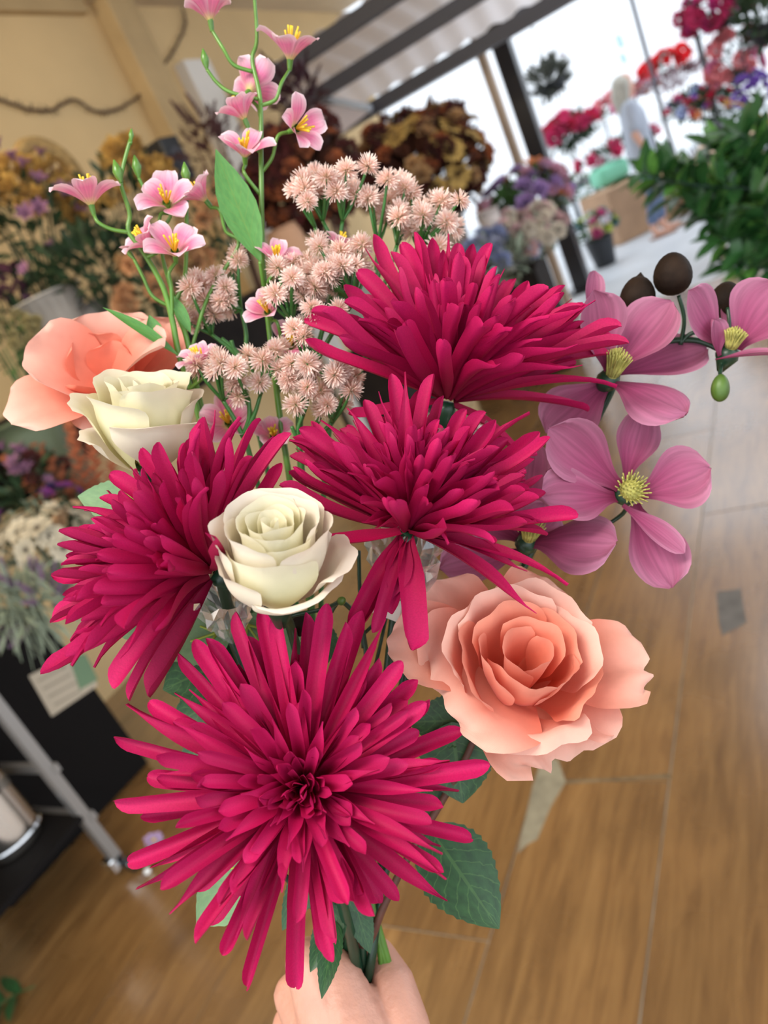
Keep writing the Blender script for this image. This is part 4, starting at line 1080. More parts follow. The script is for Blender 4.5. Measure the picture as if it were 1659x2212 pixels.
def on(px, py, d, z):                       # foot below a pixel's point at shelf height z
    p = at(px, py, d); return Vector((p.x, p.y, z))

# wall tier
c = at(55, 470, 3.1)
bunch('sedum_bunch', 'ochre sedum bunch at the left edge, left of the straw wreath', 'flowers', c, (.26, .22, .20), 16, OCHRE, .062, on(80, 640, 3.05, 1.43), nl=150, seed=1, group='dried flower bunches on the left')
c = at(255, 430, 3.2)
bunch('sedum_bunch', 'ochre sedum bunch behind the left pink blossom spray', 'flowers', c, (.24, .22, .18), 13, OCHRE, .070, on(290, 600, 3.1, 1.43), nl=170, seed=2, group='dried flower bunches on the left')
c = at(20, 400, 3.2)
bunch('lilac_bunch', 'dusty lilac star flowers among the ochre sedum at the left', 'flowers', at(60, 470, 3.0), (.26, .2, .26), 14, DUSTY, .05, on(40, 660, 3.1, 1.43), nl=60, seed=3, group='dried flower bunches on the left')
bunch('hydrangea_bunch', 'apricot and tan hydrangea bunch behind the pale pink filler flowers at the left', 'flowers', at(350, 610, 3.0), (.21, .18, .15), 18, PEACHH, .06, on(390, 780, 2.95, 1.43), nl=90, seed=4, group='dried flower bunches on the left')
bunch('foliage_bunch', 'dark olive foliage mass below the ochre sedum', 'foliage', at(200, 560, 3.05), (.34, .2, .15), 3, DUSTY, .04, on(215, 680, 3.1, 1.43), SAGE if 0 else DARKLEAF, 320, .07, 5)
bunch('sedum_bunch', 'small tan sedum bunch between the middle blossom spray and the leaf', 'flowers', at(470, 480, 3.2), (.15, .15, .15), 9, PEACHH, .05, on(520, 660, 3.2, 1.43), nl=80, seed=6, group='dried flower bunches on the left')
bunch('twig_bunch', 'dull purple dried twigs against the cream wall', 'flowers', at(450, 300, 3.6), (.17, .15, .16), 12, [head_mesh('spike', fm('dull_plum', (.14, .055, .06)), None, 40)], .05, on(500, 500, 3.5, 1.43), BRONZE, 60, .06, 7)
# straw wreath
wr = thing('straw_wreath', 'round straw wreath standing among the ochre sedum', 'wreath', at(110, 375, 3.25))
STRAW = mat('straw', (.42, .27, .10), .8, var=.4, vscale=60, bump=.8, bscale=90)
wc = at(110, 375, 3.25); wx = D1; wz = (Vector((0, 0, 1)) + D2 * .15).normalized()
for nme, R_, r_ in (('ring', .135, .034), ('inner_ring', .085, .020)):
    G = tube_geo([wc + (-D2 * .04 if nme != 'ring' else Vector()) + R_ * (cos(2 * pi * k / 24) * wx + sin(2 * pi * k / 24) * wz) for k in range(25)], r_, r_, 2, 8)
    wpart(nme, G[0], G[1], STRAW, wr, G[2])
tubes('stake', [[wc - wz * .13, on(110, 375, 3.25, 1.43)]], .006, .006, DARKWOOD, wr, 6)
ribw = lambda a, i: 1 + .035 * abs(sin(11 * a))
vase('ribbed_vase', 'pale ribbed enamel jug below the ochre sedum at the left', 'vase', on(128, 690, 3.15, 1.425), .085, .085, .36, RIBW, flare=.06, wob=ribw, n=66)
vase('ribbed_vase', 'dark grey ribbed pot beside the pale enamel jug', 'vase', on(225, 720, 3.2, 1.425), .065, .075, .26, mat('dark_grey_pot', (.16, .15, .14), .6), wob=ribw, n=66)
bunch('pink_berry_bunch', 'dark plum dried flowers left of the pale enamel jug', 'flowers', at(15, 650, 3.1), (.15, .12, .14), 18, [head_mesh('puff', fm('plum_puff', (.12, .035, .07)), None, 41)], .035, on(15, 760, 3.2, 1.425), nl=60, seed=8)
bunch('pink_berry_bunch', 'pale green and pink filler flowers at the left edge, below the plum flowers', 'flowers', at(25, 745, 2.85), (.14, .11, .11), 30, [head_mesh('puff', fm('blush_green_puff', (.42, .36, .17)), None, 42)], .025, on(25, 830, 2.95, .985), MIDLEAF, 60, .05, 9)
vase('green_bucket', 'dull green plastic bucket at the left edge behind the far peach rose', 'bucket', on(15, 850, 2.75, .985), .11, .13, .42, OLIVE)
# gladioli
gl = thing('gladiolus_bunch', 'apricot gladiolus spikes leaning below the far peach rose', 'flowers', on(165, 1110, 2.75, .985))
for i, (p, q) in enumerate([((175, 1090), (60, 935)), ((195, 1095), (150, 920)), ((215, 1090), (195, 930)), ((140, 1110), (20, 1000)), ((235, 1100), (245, 960))]):
    A_, B_ = at(*p, 2.75), at(*q, 2.72)
    s = (B_ - A_).length / 2.4
    part('flower_spike', GLAD[0], gl, frame((A_ + B_) / 2, (B_ - A_).orthogonal(), B_ - A_, (s * 1.1, s * 1.1, s)))
    tubes('stem', [[A_, WM[gl.name].translation + Vector((i * .008, 0, .0))]], .004, .004, MIDLEAF, gl, 5)
bunch('flower_bunch', 'dark mixed flowers with maroon heads under the gladioli', 'flowers', at(60, 1040, 2.75), (.17, .12, .14), 16, [RUST[1], DUSTY[0]], .035, on(60, 1110, 2.8, .985), nl=120, seed=10)
# anemones, navy flowers, lavender
bunch('anemone_bunch', 'ivory anemones with dark eyes at the left edge', 'flowers', at(85, 1175, 2.55), (.19, .12, .10), 34, ANEM, .050, on(95, 1240, 2.62, .805), SAGE, 60, .05, 11, None, 0, -.3)
bunch('flower_bunch', 'navy and violet flowers just above the ivory anemones', 'flowers', at(70, 1105, 2.6), (.17, .10, .05), 12, NAVY, .034, on(80, 1180, 2.66, .805), SAGE, 40, .04, 12)
bunch('flower_bunch', 'cream and peach roses right above the ivory anemones', 'flowers', at(160, 1110, 2.6), (.07, .08, .06), 7, [head_mesh('rosette', fm('cream_rose', (.80, .58, .36)), None, 43)], .034, on(160, 1180, 2.66, .805), nl=30, seed=13)
lv = bunch('lavender_bunch', 'silvery lavender with long trailing leaves over the trolley leg', 'flowers', at(60, 1300, 2.36), (.15, .10, .10), 20, LAVEN, .036, on(60, 1330, 2.5, .805), SAGE, 110, .09, 14, None, .6, -.9)
rg = random.Random(9)
for k in range(26):
    a = at(rg.uniform(0, 60), rg.uniform(1220, 1310), 2.36); e = at(rg.uniform(20, 215), rg.uniform(1300, 1450), 2.28 + rg.uniform(-.04, .05))
    m_ = (a + e) / 2 + Vector((0, 0, rg.uniform(.02, .06)))
    tubes('trailing_leaf', [[a, m_, e]], .0035, .0015, SAGE, lv, 4, 4)
# trolley with castor
tl = thing('metal_trolley', 'grey metal trolley frame with a castor at the lower left', 'trolley', flr(280, 1885))
foot = flr(285, 1880); top = foot + Vector((0, 0, 1.02))
box('leg', foot + Vector((-.017, -.017, .075)), D1 * .034, D2 * .034, Vector((0, 0, 1.0)), GREYSTEEL, tl)
f2 = foot - D1 * .95
box('leg', f2 + Vector((-.017, -.017, .075)), D1 * .034, D2 * .034, Vector((0, 0, 1.0)), GREYSTEEL, tl)
box('rail', foot + Vector((0, 0, .23)), D1 * .02, D2 * .42, Vector((0, 0, .03)), GREYSTEEL, tl)
box('rail', foot + Vector((0, 0, .44)), D1 * .02, D2 * .42, Vector((0, 0, .03)), GREYSTEEL, tl)
box('rail', foot + Vector((0, 0, 1.05)) - D1 * .95, D1 * .95, D2 * .02, Vector((0, 0, .03)), GREYSTEEL, tl)
box('shelf', foot + Vector((0, 0, .262)) - D1 * .95, D1 * .93, D2 * .42, Vector((0, 0, .02)), BLACKBOX, tl)
for ff in (foot, f2):
    ca_ = bevel(box('castor_fork', ff + Vector((-.03, -.03, .028)), D1 * .055, D2 * .05, Vector((0, 0, .055)), CHROME, tl), .008)
    wv, wf, wu = lathe_geo([(.004, -.012), (.026, -.012), (.029, -.006), (.029, .006), (.026, .012), (.004, .012)], ff + Vector((.022, -.008, .030)), D1 + D2 * .3, 20)
    wpart('castor_wheel', wv, wf, BLACKPL, tl, wu)
    wv, wf, wu = lathe_geo([(.001, -.0135), (.013, -.0135), (.013, .0135), (.001, .0135)], ff + Vector((.022, -.008, .030)), D1 + D2 * .3, 16)
    wpart('wheel_hub', wv, wf, CHROME, tl, wu)
# black box with card
e0, e1 = flr(321, 1648), flr(200, 1778)
ed = (e1 - e0); bk = Vector((-ed.y, ed.x, 0)).normalized()
if bk.dot(F) < 0: bk = -bk
bb = bevel(box('black_board_box', e0 + Vector((0, 0, .002)), ed * 2.2, bk * .32, Vector((0, 0, .80)), BLACKBOX), .004)
tag(bb, 'black display box standing on the floor behind the trolley leg', 'box')
ol = bevel(box('olive_crate', e0 + bk * .33 - ed.normalized() * .10 + Vector((0, 0, .002)), ed * .8, bk * .25, Vector((0, 0, .70)), mat('olive_board', (.09, .085, .02), .6)), .004)
tag(ol, 'olive green crate behind the black display box', 'crate')
# card on the front of the box
def hit(px, py, o, n):
    r = F + (px - CX) / FPX * RC - (py - CY) / FPX * UC
    return CAM + r * ((o - CAM).dot(n) / r.dot(n))
nb = -bk
o_ = e0 + nb * .003
cd_ = thing('price_card', 'cream card with a green corner fixed to the black display box', 'card', hit(130, 1475, o_, nb))
q = [hit(*p, o_, nb) for p in ((62, 1460), (170, 1405), (212, 1480), (112, 1548))]
wpart('card', q + [p + bk * .002 for p in q], [(0, 1, 2, 3), (7, 6, 5, 4), (0, 4, 5, 1), (1, 5, 6, 2), (2, 6, 7, 3), (3, 7, 4, 0)], mat('cream_card', (.50, .43, .33), .7), cd_, None, False)
q = [hit(*p, o_ + nb * .001, nb) for p in ((148, 1418), (185, 1412), (212, 1468), (172, 1490))]
wpart('green_corner', q, [(0, 1, 2, 3)], mat('card_green', (.16, .26, .15), .7), cd_, None, False)
for k in range(4):
    t = k / 4
    q = [hit(x, y, o_ + nb * .001, nb) for x, y in ((80 + 12 * k, 1470 + 17 * k), (140 + 12 * k, 1438 + 17 * k), (142 + 12 * k, 1441 + 17 * k), (82 + 12 * k, 1474 + 17 * k))]
    wpart('text_line', q, [(0, 1, 2, 3)], mat('faded_print', (.30, .25, .19), .7), cd_, None, False)
# chrome bucket
cb = vase('metal_bucket', 'shiny cylindrical metal bucket on the floor at the lower left edge', 'bucket', Vector((at(18, 1800, 2.35).x, at(18, 1800, 2.35).y, .286)), .095, .095, .42, mat('polished_steel', (.70, .66, .60), .18, metal=1), n=36)
for z in (.03, .42):
    v, f, u = lathe_geo([(.101, -.008), (.105, 0), (.101, .008)], WM[cb.name].translation + Vector((0, 0, z)), n=36); wpart('band', v, f, CHROME, cb, u)
# fallen bits on the floor
da = thing('fallen_daisy', 'small lilac daisy fallen on the floor beside the castor', 'flower', flr(332, 1815, .002))
part('flower_head', head_mesh('daisy', fm('lilac_daisy', (.55, .40, .70)), STAMEN, 50), da, Matrix.Translation(flr(332, 1815, .012)) @ Matrix.Rotation(.5, 4, 'Y') @ Matrix.Scale(.036, 4))
wb = lathe('petal_ball', [(.001, .022), (.009, .019), (.013, .011), (.009, .003), (.001, .001)], flr(322, 1887, .001), WHITE, None, n=12); tag(wb, 'tiny white crumpled petal on the floor at the castor', 'petal')
tg = thing('fallen_leaf_twig', 'green leafy twig lying on the floor at the lower left corner', 'twig', flr(30, 2160, .003))
px0 = [flr(x, y, .012) for x, y in ((75, 2130), (30, 2150), (-30, 2190))]
tubes('stem', [px0], .002, .003, MIDLEAF, tg, 5)
for b_, t_, w_ in (((45, 2145), (0, 2112), .034), ((30, 2150), (20, 2210), .034), ((10, 2165), (-50, 2130), .034), ((0, 2170), (-20, 2240), .034)):
    sheet('leaf', flr(*b_, .012), flr(*t_, .02), Vector((0, 0, 1)), w_, prof_leaf, LEAF, tg, nu=4, nv=10, cup=.2, bend=-.3)

# ---- centre background stands and flowers
def plinth(label, c, w_, h, m=DARKWOOD):
    o = thing('plinth', label, 'display stand', Vector((c.x, c.y, .001)), 'plinths under the centre flowers')
    s = w_ / 2
    bevel(box('body', Vector((c.x, c.y, .001)) - D1 * s - D2 * s, D1 * w_, D2 * w_, Vector((0, 0, h - .04)), m, o), .005)
    bevel(box('top_board', Vector((c.x, c.y, h - .039)) - D1 * (s + .02) - D2 * (s + .02), D1 * (w_ + .04), D2 * (w_ + .04), Vector((0, 0, .035)), m, o), .005)
    return o
def on_plinth(px, py, d, h): p = at(px, py, d); return Vector((p.x, p.y, h))
p1 = at(660, 420, 3.6); plinth('dark wooden plinth under the russet flower mass', p1, .30, .95)
vase('stone_pot', 'grey green pot under the russet flowers', 'pot', Vector((p1.x, p1.y, .955)), .09, .13, .34, mat('grey_green_pot', (.20, .23, .18), .5))
bunch('russet_bunch', 'dark russet and maroon flower mass behind the top filler spray', 'flowers', at(655, 380, 3.6), (.27, .22, .24), 90, RUST, .06, Vector((p1.x, p1.y, .975)), BRONZE, 700, .10, 21, 'autumn flower masses in the centre', 0, -.9)
p2 = at(905, 380, 5.2); plinth('dark wooden plinth under the gold and brown flower mass', p2, .34, .85)
vase('stone_pot', 'tall beige pot under the gold and brown flowers', 'pot', Vector((p2.x, p2.y, .855)), .13, .19, .42, mat('beige_stone', (.42, .31, .24), .7, var=.1, vscale=8))
bunch('autumn_bunch', 'gold and brown flower mass in the centre background', 'flowers', at(910, 360, 5.2), (.46, .36, .37), 130, GOLD, .086, Vector((p2.x, p2.y, .875)), BRONZE, 1000, .14, 22, 'autumn flower masses in the centre', 0, -.9)
bunch('burgundy_sprig', 'burgundy leaf sprig rising behind the tallest blossom spray', 'foliage', at(640, 200, 3.7), (.13, .12, .16), 10, [head_mesh('spike', fm('burgundy_spike', (.06, .012, .025)), None, 44)], .05, Vector((p1.x + .04, p1.y + .03, .985)), BURG, 130, .07, 23)
pc = at(600, 480, 3.4); vase('terracotta_jar', 'rounded pale terracotta jar behind the middle leaf', 'jar', Vector((pc.x, pc.y, 1.43)), .07, .10, .20, mat('pale_terracotta', (.50, .28, .16), .7, var=.1, vscale=9), flare=-.03)
wc_ = at(1045, 440, 4.9)
vase('white_vase', 'tall white vase right of the gold and brown flowers', 'vase', Vector((wc_.x, wc_.y, .805)), .055, .075, .42, mat('white_ceramic', (.62, .55, .52), .4))
p3 = at(1095, 520, 5.2); plinth('dark plinth under the pastel flowers at the black post', p3, .34, .80)
vase('stone_pot', 'grey pot hidden under the pastel flowers', 'pot', Vector((p3.x, p3.y, .805)), .08, .10, .18, mat('grey_pot', (.2, .2, .22), .6))
bunch('lilac_bunch', 'lilac, pink and orange flowers in front of the black post', 'flowers', at(1140, 435, 5.25), (.33, .27, .21), 40, LILAC, .080, Vector((p3.x, p3.y, .83)), MIDLEAF, 300, .11, 24, 'pastel flowers by the post')
bunch('gypsophila_bunch', 'blush and cream gypsophila cloud below the lilac and orange flowers', 'flowers', at(1130, 520, 5.0), (.29, .24, .19), 60, BLUSH, .055, Vector((p3.x + .03, p3.y, .83)), SAGE, 200, .07, 25, 'pastel flowers by the post')
bunch('hydrangea_bunch', 'pale blue hydrangeas just above the highest magenta chrysanthemum', 'flowers', at(1060, 565, 4.85), (.28, .24, .16), 24, BLUEH, .080, Vector((p3.x - .03, p3.y - .03, .83)), SAGE, 250, .10, 26, 'pastel flowers by the post')
# thorny garland and dark speaker on the wall
def on_wall(px, py, off=.03):
    return hit(px, py, ab(0, WB - off), D2)
gw = [on_wall(*p) for p in ((-30, 205), (20, 222), (60, 235), (110, 238), (160, 215), (200, 238), (240, 240), (290, 215), (335, 165), (375, 110), (400, 55), (395, 20))]
gd = thing('thorny_garland', 'thin thorny wire garland strung across the cream wall', 'garland', gw[0])
GARL = mat('dark_wire', (.10, .06, .035), .7)
tubes('wire', [gw], .008, .008, GARL, gd, 6)
cw = crom(gw, 6); rg = random.Random(3); G = []
for p in cw:
    for k in range(2):
        G.append(tube_geo([p, p + Vector((rg.uniform(-1, 1), rg.uniform(-1, 1), rg.uniform(-1, 1))).normalized() * .035], .004, .001, 2, 4))
V, Fc, Uv = join(G); tn = wpart('thorns', V, Fc, GARL, gd, Uv); tn['kind'] = 'stuff'
sp_ = on_wall(385, 340, .22)
sk = thing('wall_speaker', 'black wedge speaker on the wall beside the off-white jamb', 'speaker', sp_)
bevel(box('cabinet', sp_ - D1 * .09 - Vector((0, 0, .13)), D1 * .18, D2 * .20, Vector((0, 0, .26)), BLACKPL, sk), .01)
lathe('cone', [(.001, -.01), (.05, .0), (.06, .004), (.065, .003)], sp_ - D2 * .002, DARKBEAM, sk, -D2, 20)

# ---- awning roof over the shop front
def trans_mat():
    m = bpy.data.materials.new('translucent_corrugated_sheet'); m.use_nodes = True
    N = m.node_tree.nodes; L = m.node_tree.links
    t = N.new('ShaderNodeBsdfTranslucent'); t.inputs[0].default_value = (.92, .88, .90, 1)
    d = N.new('ShaderNodeBsdfDiffuse'); d.inputs[0].default_value = (.75, .70, .70, 1)
    s = N.new('ShaderNodeMixShader'); s.inputs[0].default_value = .72
    L.new(d.outputs[0], s.inputs[1]); L.new(t.outputs[0], s.inputs[2]); L.new(s.outputs[0], N['Material Output'].inputs[0])
    return m
SHEET = trans_mat()
aw = thing('awning_roof', 'translucent corrugated awning roof on dark beams over the shop front', 'awning', at(880, 90, 5.2))
DB = D2
b1, b2, b3 = at(770, 43, 4.9), at(876, 86, 5.25), at(930, 162, 5.6)
for k, (b_, w_) in enumerate(((b1, .09), (b2, .06), (b3, .13))):
    q = b_ - DB * 4.2
    box('beam', q - D1 * w_ / 2 - Vector((0, 0, .05)), DB * 5.3, D1 * w_, Vector((0, 0, .10)), DARKBEAM, aw)
for (p, q, nm_) in ((b1, b2, 0), (b2, b3, 1)):
    vs, fs = [], []; n = 150
    for i in range(n + 1):
        s = -4.2 + 5.3 * i / n
        for j in range(2):
            base = p if j == 0 else q
            vs.append(base + DB * s + Vector((0, 0, .065 + .016 * sin(i * 1.05))))
        if i: fs.append((2 * i - 2, 2 * i - 1, 2 * i + 1, 2 * i))
    wpart('roof_sheet', vs, fs, SHEET, aw)
# lower canopy flap at the left end of the awning
cn = thing('side_canopy', 'pale pink canopy panel below the left end of the awning', 'canopy', at(690, 240, 5.7))
q = [at(600, 330, 5.9), at(655, 205, 5.9), at(800, 235, 5.6), at(720, 300, 5.6)]
wpart('canopy_sheet', q + [p - Vector((0, 0, .01)) for p in q], [(0, 1, 2, 3), (7, 6, 5, 4), (0, 4, 5, 1), (1, 5, 6, 2), (2, 6, 7, 3), (3, 7, 4, 0)], SHEET, cn, None, False)
tubes('edge_bar', [[q[1], q[2]]], .03, .03, mat('pale_steel', (.5, .55, .62), .4), cn, 6)
tubes('edge_bar', [[q[0], q[3]]], .03, .03, DARKBEAM, cn, 6)
# posts
def post(name, label, foot, top, w_, m, bh=0):
    o = thing(name, label, 'post', foot)
    hh = (top - foot).length
    bevel(box('shaft', foot - D1 * w_ / 2 - D2 * w_ / 2, D1 * w_, D2 * w_, top - foot, m, o), .008)
    bevel(box('base_plate', foot - D1 * w_ - D2 * w_, D1 * 2 * w_, D2 * 2 * w_, Vector((0, 0, .03)), m, o), .005)
    bevel(box('cap', top - D1 * w_ * .8 - D2 * w_ * .8, D1 * 1.6 * w_, D2 * 1.6 * w_, Vector((0, 0, .05)), m, o), .005)
    return o
pf = flr(1262, 625, .001)
post('black_post', 'black painted post at the shop front, beside the lilac flowers', pf, pf + Vector((0, 0, 3.05)), .16, BLACKPOST)
pw = at(1030, 90, 5.8); pw0 = Vector((pw.x, pw.y, .001))
post('slim_pole', 'slim pale brown pole left of the black post', pw0, pw0 + Vector((0, 0, 2.9)), .07, mat('pale_brown_paint', (.40, .30, .22), .5))
bm_ = thing('front_beam', 'dark horizontal beam to the right of the black post', 'beam', at(1160, 18, 7.2))
q = at(1090, 55, 7.6)
box('beam_body', q, -DB * 5, D1 * .1, Vector((0, 0, .22)), DARKBEAM, bm_)

# ---- outside
FACADE = mat('white_render', (.85, .85, .86), .8)
fa = bevel(box('building', Vector((3, 23, 0)), Vector((26, -9, 0)), Vector((1.5, 4, 0)), Vector((0, 0, 9)), FACADE), .05); tag(fa, 'sunlit white building across the street', 'building')
def facade_pt(px, py):
    n = Vector((9, 26, 0)).normalized() * -1
    return hit(px, py, Vector((3, 23, 0)) + n * .02, n)
for i, ps in enumerate([((1328, 78), (1341, 74), (1350, 100), (1337, 104)), ((1337, 118), (1349, 114), (1356, 134), (1345, 138))]):
    q = [facade_pt(*p) for p in ps]
    wf_ = wpart('window_pane', q + [p + Vector((.01, .05, 0)) for p in q], [(0, 1, 2, 3), (7, 6, 5, 4), (0, 4, 5, 1), (1, 5, 6, 2), (2, 6, 7, 3), (3, 7, 4, 0)], mat('pale_blue_glass', (.35, .50, .60), .1), fa, None, False)
def basket(label, px, d, rad, heads, n, size, leaf, nl, ll, seed, hang=.5, group='hanging baskets outside', droop=0.):
    c = at(*px, d)
    o = bunch('hanging_basket', label, 'hanging basket', c, rad, n, heads, size, c - Vector((0, 0, rad[2] * .9)), leaf, nl, ll, seed, group, droop, -.6)
    tubes('chain', [[c + Vector((0, 0, rad[2] * .5)), c + Vector((0, 0, rad[2] + hang))]], .008, .008, BLACKPL, o, 5)
    lathe('bowl', [(.01, -rad[2] * .95), (rad[0] * .45, -rad[2] * .8), (rad[0] * .7, -rad[2] * .35), (rad[0] * .72, -rad[2] * .3)], c, BLACKPL, o, n=16)
    return o
basket('grey green foliage hanging basket against the bright sky', (1185, 165), 7.6, (.24, .22, .2), DUSTY, 3, .03, mat('grey_green_foliage', (.10, .11, .09), .7, var=.3, vscale=8), 320, .10, 51, .4)
stand_red = at(1225, 300, 9.6)
def table(name, label, c, w_, dp, h, m):
    o = thing(name, label, 'table', Vector((c.x, c.y, .001)), 'market tables outside')
    b = Vector((c.x, c.y, 0)) - D1 * w_ / 2 - D2 * dp / 2
    box('table_top', b + Vector((0, 0, h - .04)), D1 * w_, D2 * dp, Vector((0, 0, .04)), m, o)
    for aa in (0, w_ - .05):
        for b_ in (0, dp - .05):
            box('leg', b + D1 * aa + D2 * b_ + Vector((0, 0, .001)), D1 * .05, D2 * .05, Vector((0, 0, h - .042)), m, o)
    return o
tb = Vector((stand_red.x, stand_red.y, 0)); table('market_table', 'market table under the crimson flowers right of the black post', tb, .6, .5, .78, mat('dark_table', (.04, .045, .05), .5))
bunch('crimson_flower_bunch', 'crimson flowers with dark leaves right of the black post', 'flowers', at(1225, 285, 9.6), (.36, .26, .17), 44, REDF, .11, Vector((tb.x, tb.y, .785)), DARKLEAF, 300, .14, 52, 'market flowers outside', 0, .0)
bunch('green_plant_tray', 'dull green bedding plants on the ground behind the black pot', 'plants', at(1250, 405, 13.5), (.7, .3, .28), 12, TEALF, .06, Vector((at(1250, 405, 13.5).x, at(1250, 405, 13.5).y, .003)), MIDLEAF, 220, .12, 53, 'market flowers outside')
# black pot with mixed flowers
pp = flr(1310, 572, .001)
vase('black_pot', 'black plastic pot of mixed flowers on the pale paving', 'pot', pp, .11, .155, .30, BLACKPL)
bunch('mixed_flower_plant', 'lime, white and pink flowers in the black pot', 'flowers', pp + Vector((0, 0, .42)), (.24, .22, .14), 22, LIMEF + [TEALF[0]], .062, pp + Vector((0, 0, .03)), MIDLEAF, 110, .10, 54, 'market flowers outside')
# cardboard boxes
bx = flr(1345, 525, .001)
def carton(label, o, ex, ey, h, m=CARD):
    r = thing('cardboard_box', label, 'box', o, 'cardboard boxes outside')
    bevel(box('carton', o, ex, ey, Vector((0, 0, h)), m, r), .006)
    box('flap', o + Vector((0, 0, h + .001)), ex * .48, ey, Vector((0, 0, .008)), m, r)
    box('tape', o + ex * .48 + Vector((0, 0, h + .001)), ex * .06, ey, Vector((0, 0, .004)), mat('brown_tape', (.25, .15, .08), .4), r)
    return r
carton('long cardboard box on the paving behind the woman', flr(1345, 528, .001), Vector((1.1, .10, 0)), Vector((-.12, .55, 0)), .62)
carton('cardboard box right of the woman, behind the green leaves', flr(1520, 455, .001), Vector((.8, -.1, 0)), Vector((.05, .6, 0)), .40)
cl = at(1330, 375, 8.6)
gb = bevel(box('green_bag', Vector((flr(1345, 520).x + .05, flr(1345, 520).y + .15, .642)), Vector((.42, .05, 0)), Vector((-.05, .3, 0)), Vector((0, 0, .24)), mat('mint_plastic', (.16, .50, .34), .5)), .08, 3); tag(gb, 'mint green plastic bag on top of the long cardboard box', 'bag')
tp_ = at(1560, 330, 5.6)
tt = thing('trestle_table', 'pale wooden trestle table at the right, behind the green leaves', 'table', Vector((tp_.x, tp_.y, .001)))
bevel(box('table_top', at(1490, 372, 5.6), D1 * 1.6, -D2 * .9, Vector((0, 0, .05)), mat('pale_pine', (.62, .42, .28), .6, var=.15, vscale=6), tt), .01)
zt = at(1490, 372, 5.6)
for aa, bb_ in ((.1, .1), (1.4, .1), (.1, .75), (1.4, .75)):
    p = zt + D1 * aa - D2 * bb_; box('leg', Vector((p.x, p.y, .001)), D1 * .05, D2 * .05, Vector((0, 0, zt.z - .002)), mat('pine_leg', (.45, .30, .2), .6), tt)
# white market umbrellas / vans far off
for i, (px, d, w_, lab) in enumerate((((1300, 240), 15, .9, 'white dome shaped parasol behind the crimson flowers'), ((1470, 215), 13, .85, 'white dome shaped parasol to the right of the woman'), ((1455, 295), 11, .55, 'low white parasol beside the woman at her waist height'))):
    c = at(*px, d)
    o = thing('white_parasol', lab, 'parasol', Vector((c.x, c.y, .001)), 'white parasols outside')
    lathe('canopy', [(.01, .22), (w_ * .4, .16), (w_ * .8, .0), (w_, -.2), (w_ * .98, -.21)], c, mat('white_canvas', (.88, .9, .92), .7), o, n=16)
    tubes('pole', [[Vector((c.x, c.y, .01)), c + Vector((0, 0, .2))]], .025, .025, mat('grey_pole', (.3, .3, .32), .4), o, 8)
# rows of distant flowers
def row(label, px, d, rad, heads, n, size, seed, leaf=DARKLEAF, nl=120):
    c = at(*px, d); ft = Vector((c.x, c.y, .003))
    return bunch('market_flower_row', label, 'flowers', c, rad, n, heads, size, ft, leaf, nl, .12, seed, 'market flowers outside', 0, -.3)
row('scarlet flowers in the distance right of the white building windows', (1440, 135), 12, (.42, .3, .16), SCARL, 26, .13, 61)
row('pink and purple flowers in the distance left of the scarlet flowers', (1350, 205), 12.5, (.55, .3, .10), PINKF + PURPF, 18, .10, 62)
row('pink flowers behind the crimson flowers, near the dark row of plants', (1270, 265), 11, (.6, .3, .09), PINKF, 18, .09, 63)
row('red and blue flowers behind the woman at shoulder height', (1490, 225), 8.5, (.34, .3, .12), REDF + [BLUEH[0], PURPF[0]], 20, .07, 64)
row('brown dried plants in the distance under the scarlet flowers', (1450, 170), 11.5, (.7, .3, .10), RUST, 10, .06, 65, mat('mauve_brown_foliage', (.22, .14, .16), .7), 200)
row('small crimson flowers low behind the woman', (1335, 320), 9.2, (.55, .3, .08), REDF, 18, .07, 66)
basket('large magenta hanging basket at the top right', (1550, 15), 6.5, (.30, .28, .20), [REDF[1], head_mesh('rosette', fm('magenta_flower', (.60, .04, .25)), None, 55)], 44, .075, DARKLEAF, 160, .10, 56, .6)
basket('salmon pink hanging flowers at the right under the magenta basket', (1590, 125), 6.6, (.22, .2, .24), PINKF, 34, .075, DARKLEAF, 90, .09, 57, .3)
basket('violet hanging flowers at the right edge under the salmon ones', (1625, 205), 6.2, (.14, .14, .16), PURPF, 20, .06, DARKLEAF, 60, .08, 58, .3)
basket('dark leafy hanging basket in the top right corner', (1640, 30), 6.0, (.18, .18, .26), DUSTY, 3, .03, DARKLEAF, 200, .12, 59, .5)
row('orange and mixed flowers at the right, left of the dark post', (1545, 225), 7.2, (.22, .2, .16), [LILAC[2], PURPF[0], REDF[0]], 20, .05, 67)
q = flr(1600, 455, .001)
post('dark_pole', 'dark pole carrying the magenta hanging basket', q, q + Vector((0, 0, 2.4)), .05, DARKBEAM)
q = flr(1800, 400, .001)
post('black_post', 'black post at the right edge beside the hanging baskets', q, q + Vector((0, 0, 3.0)), .13, BLACKPOST)
q = flr(1480, 420, .001)
post('dark_pole', 'thin dark flag pole beside the scarlet flowers', q, q + Vector((0, 0, 2.6)), .05, DARKBEAM)

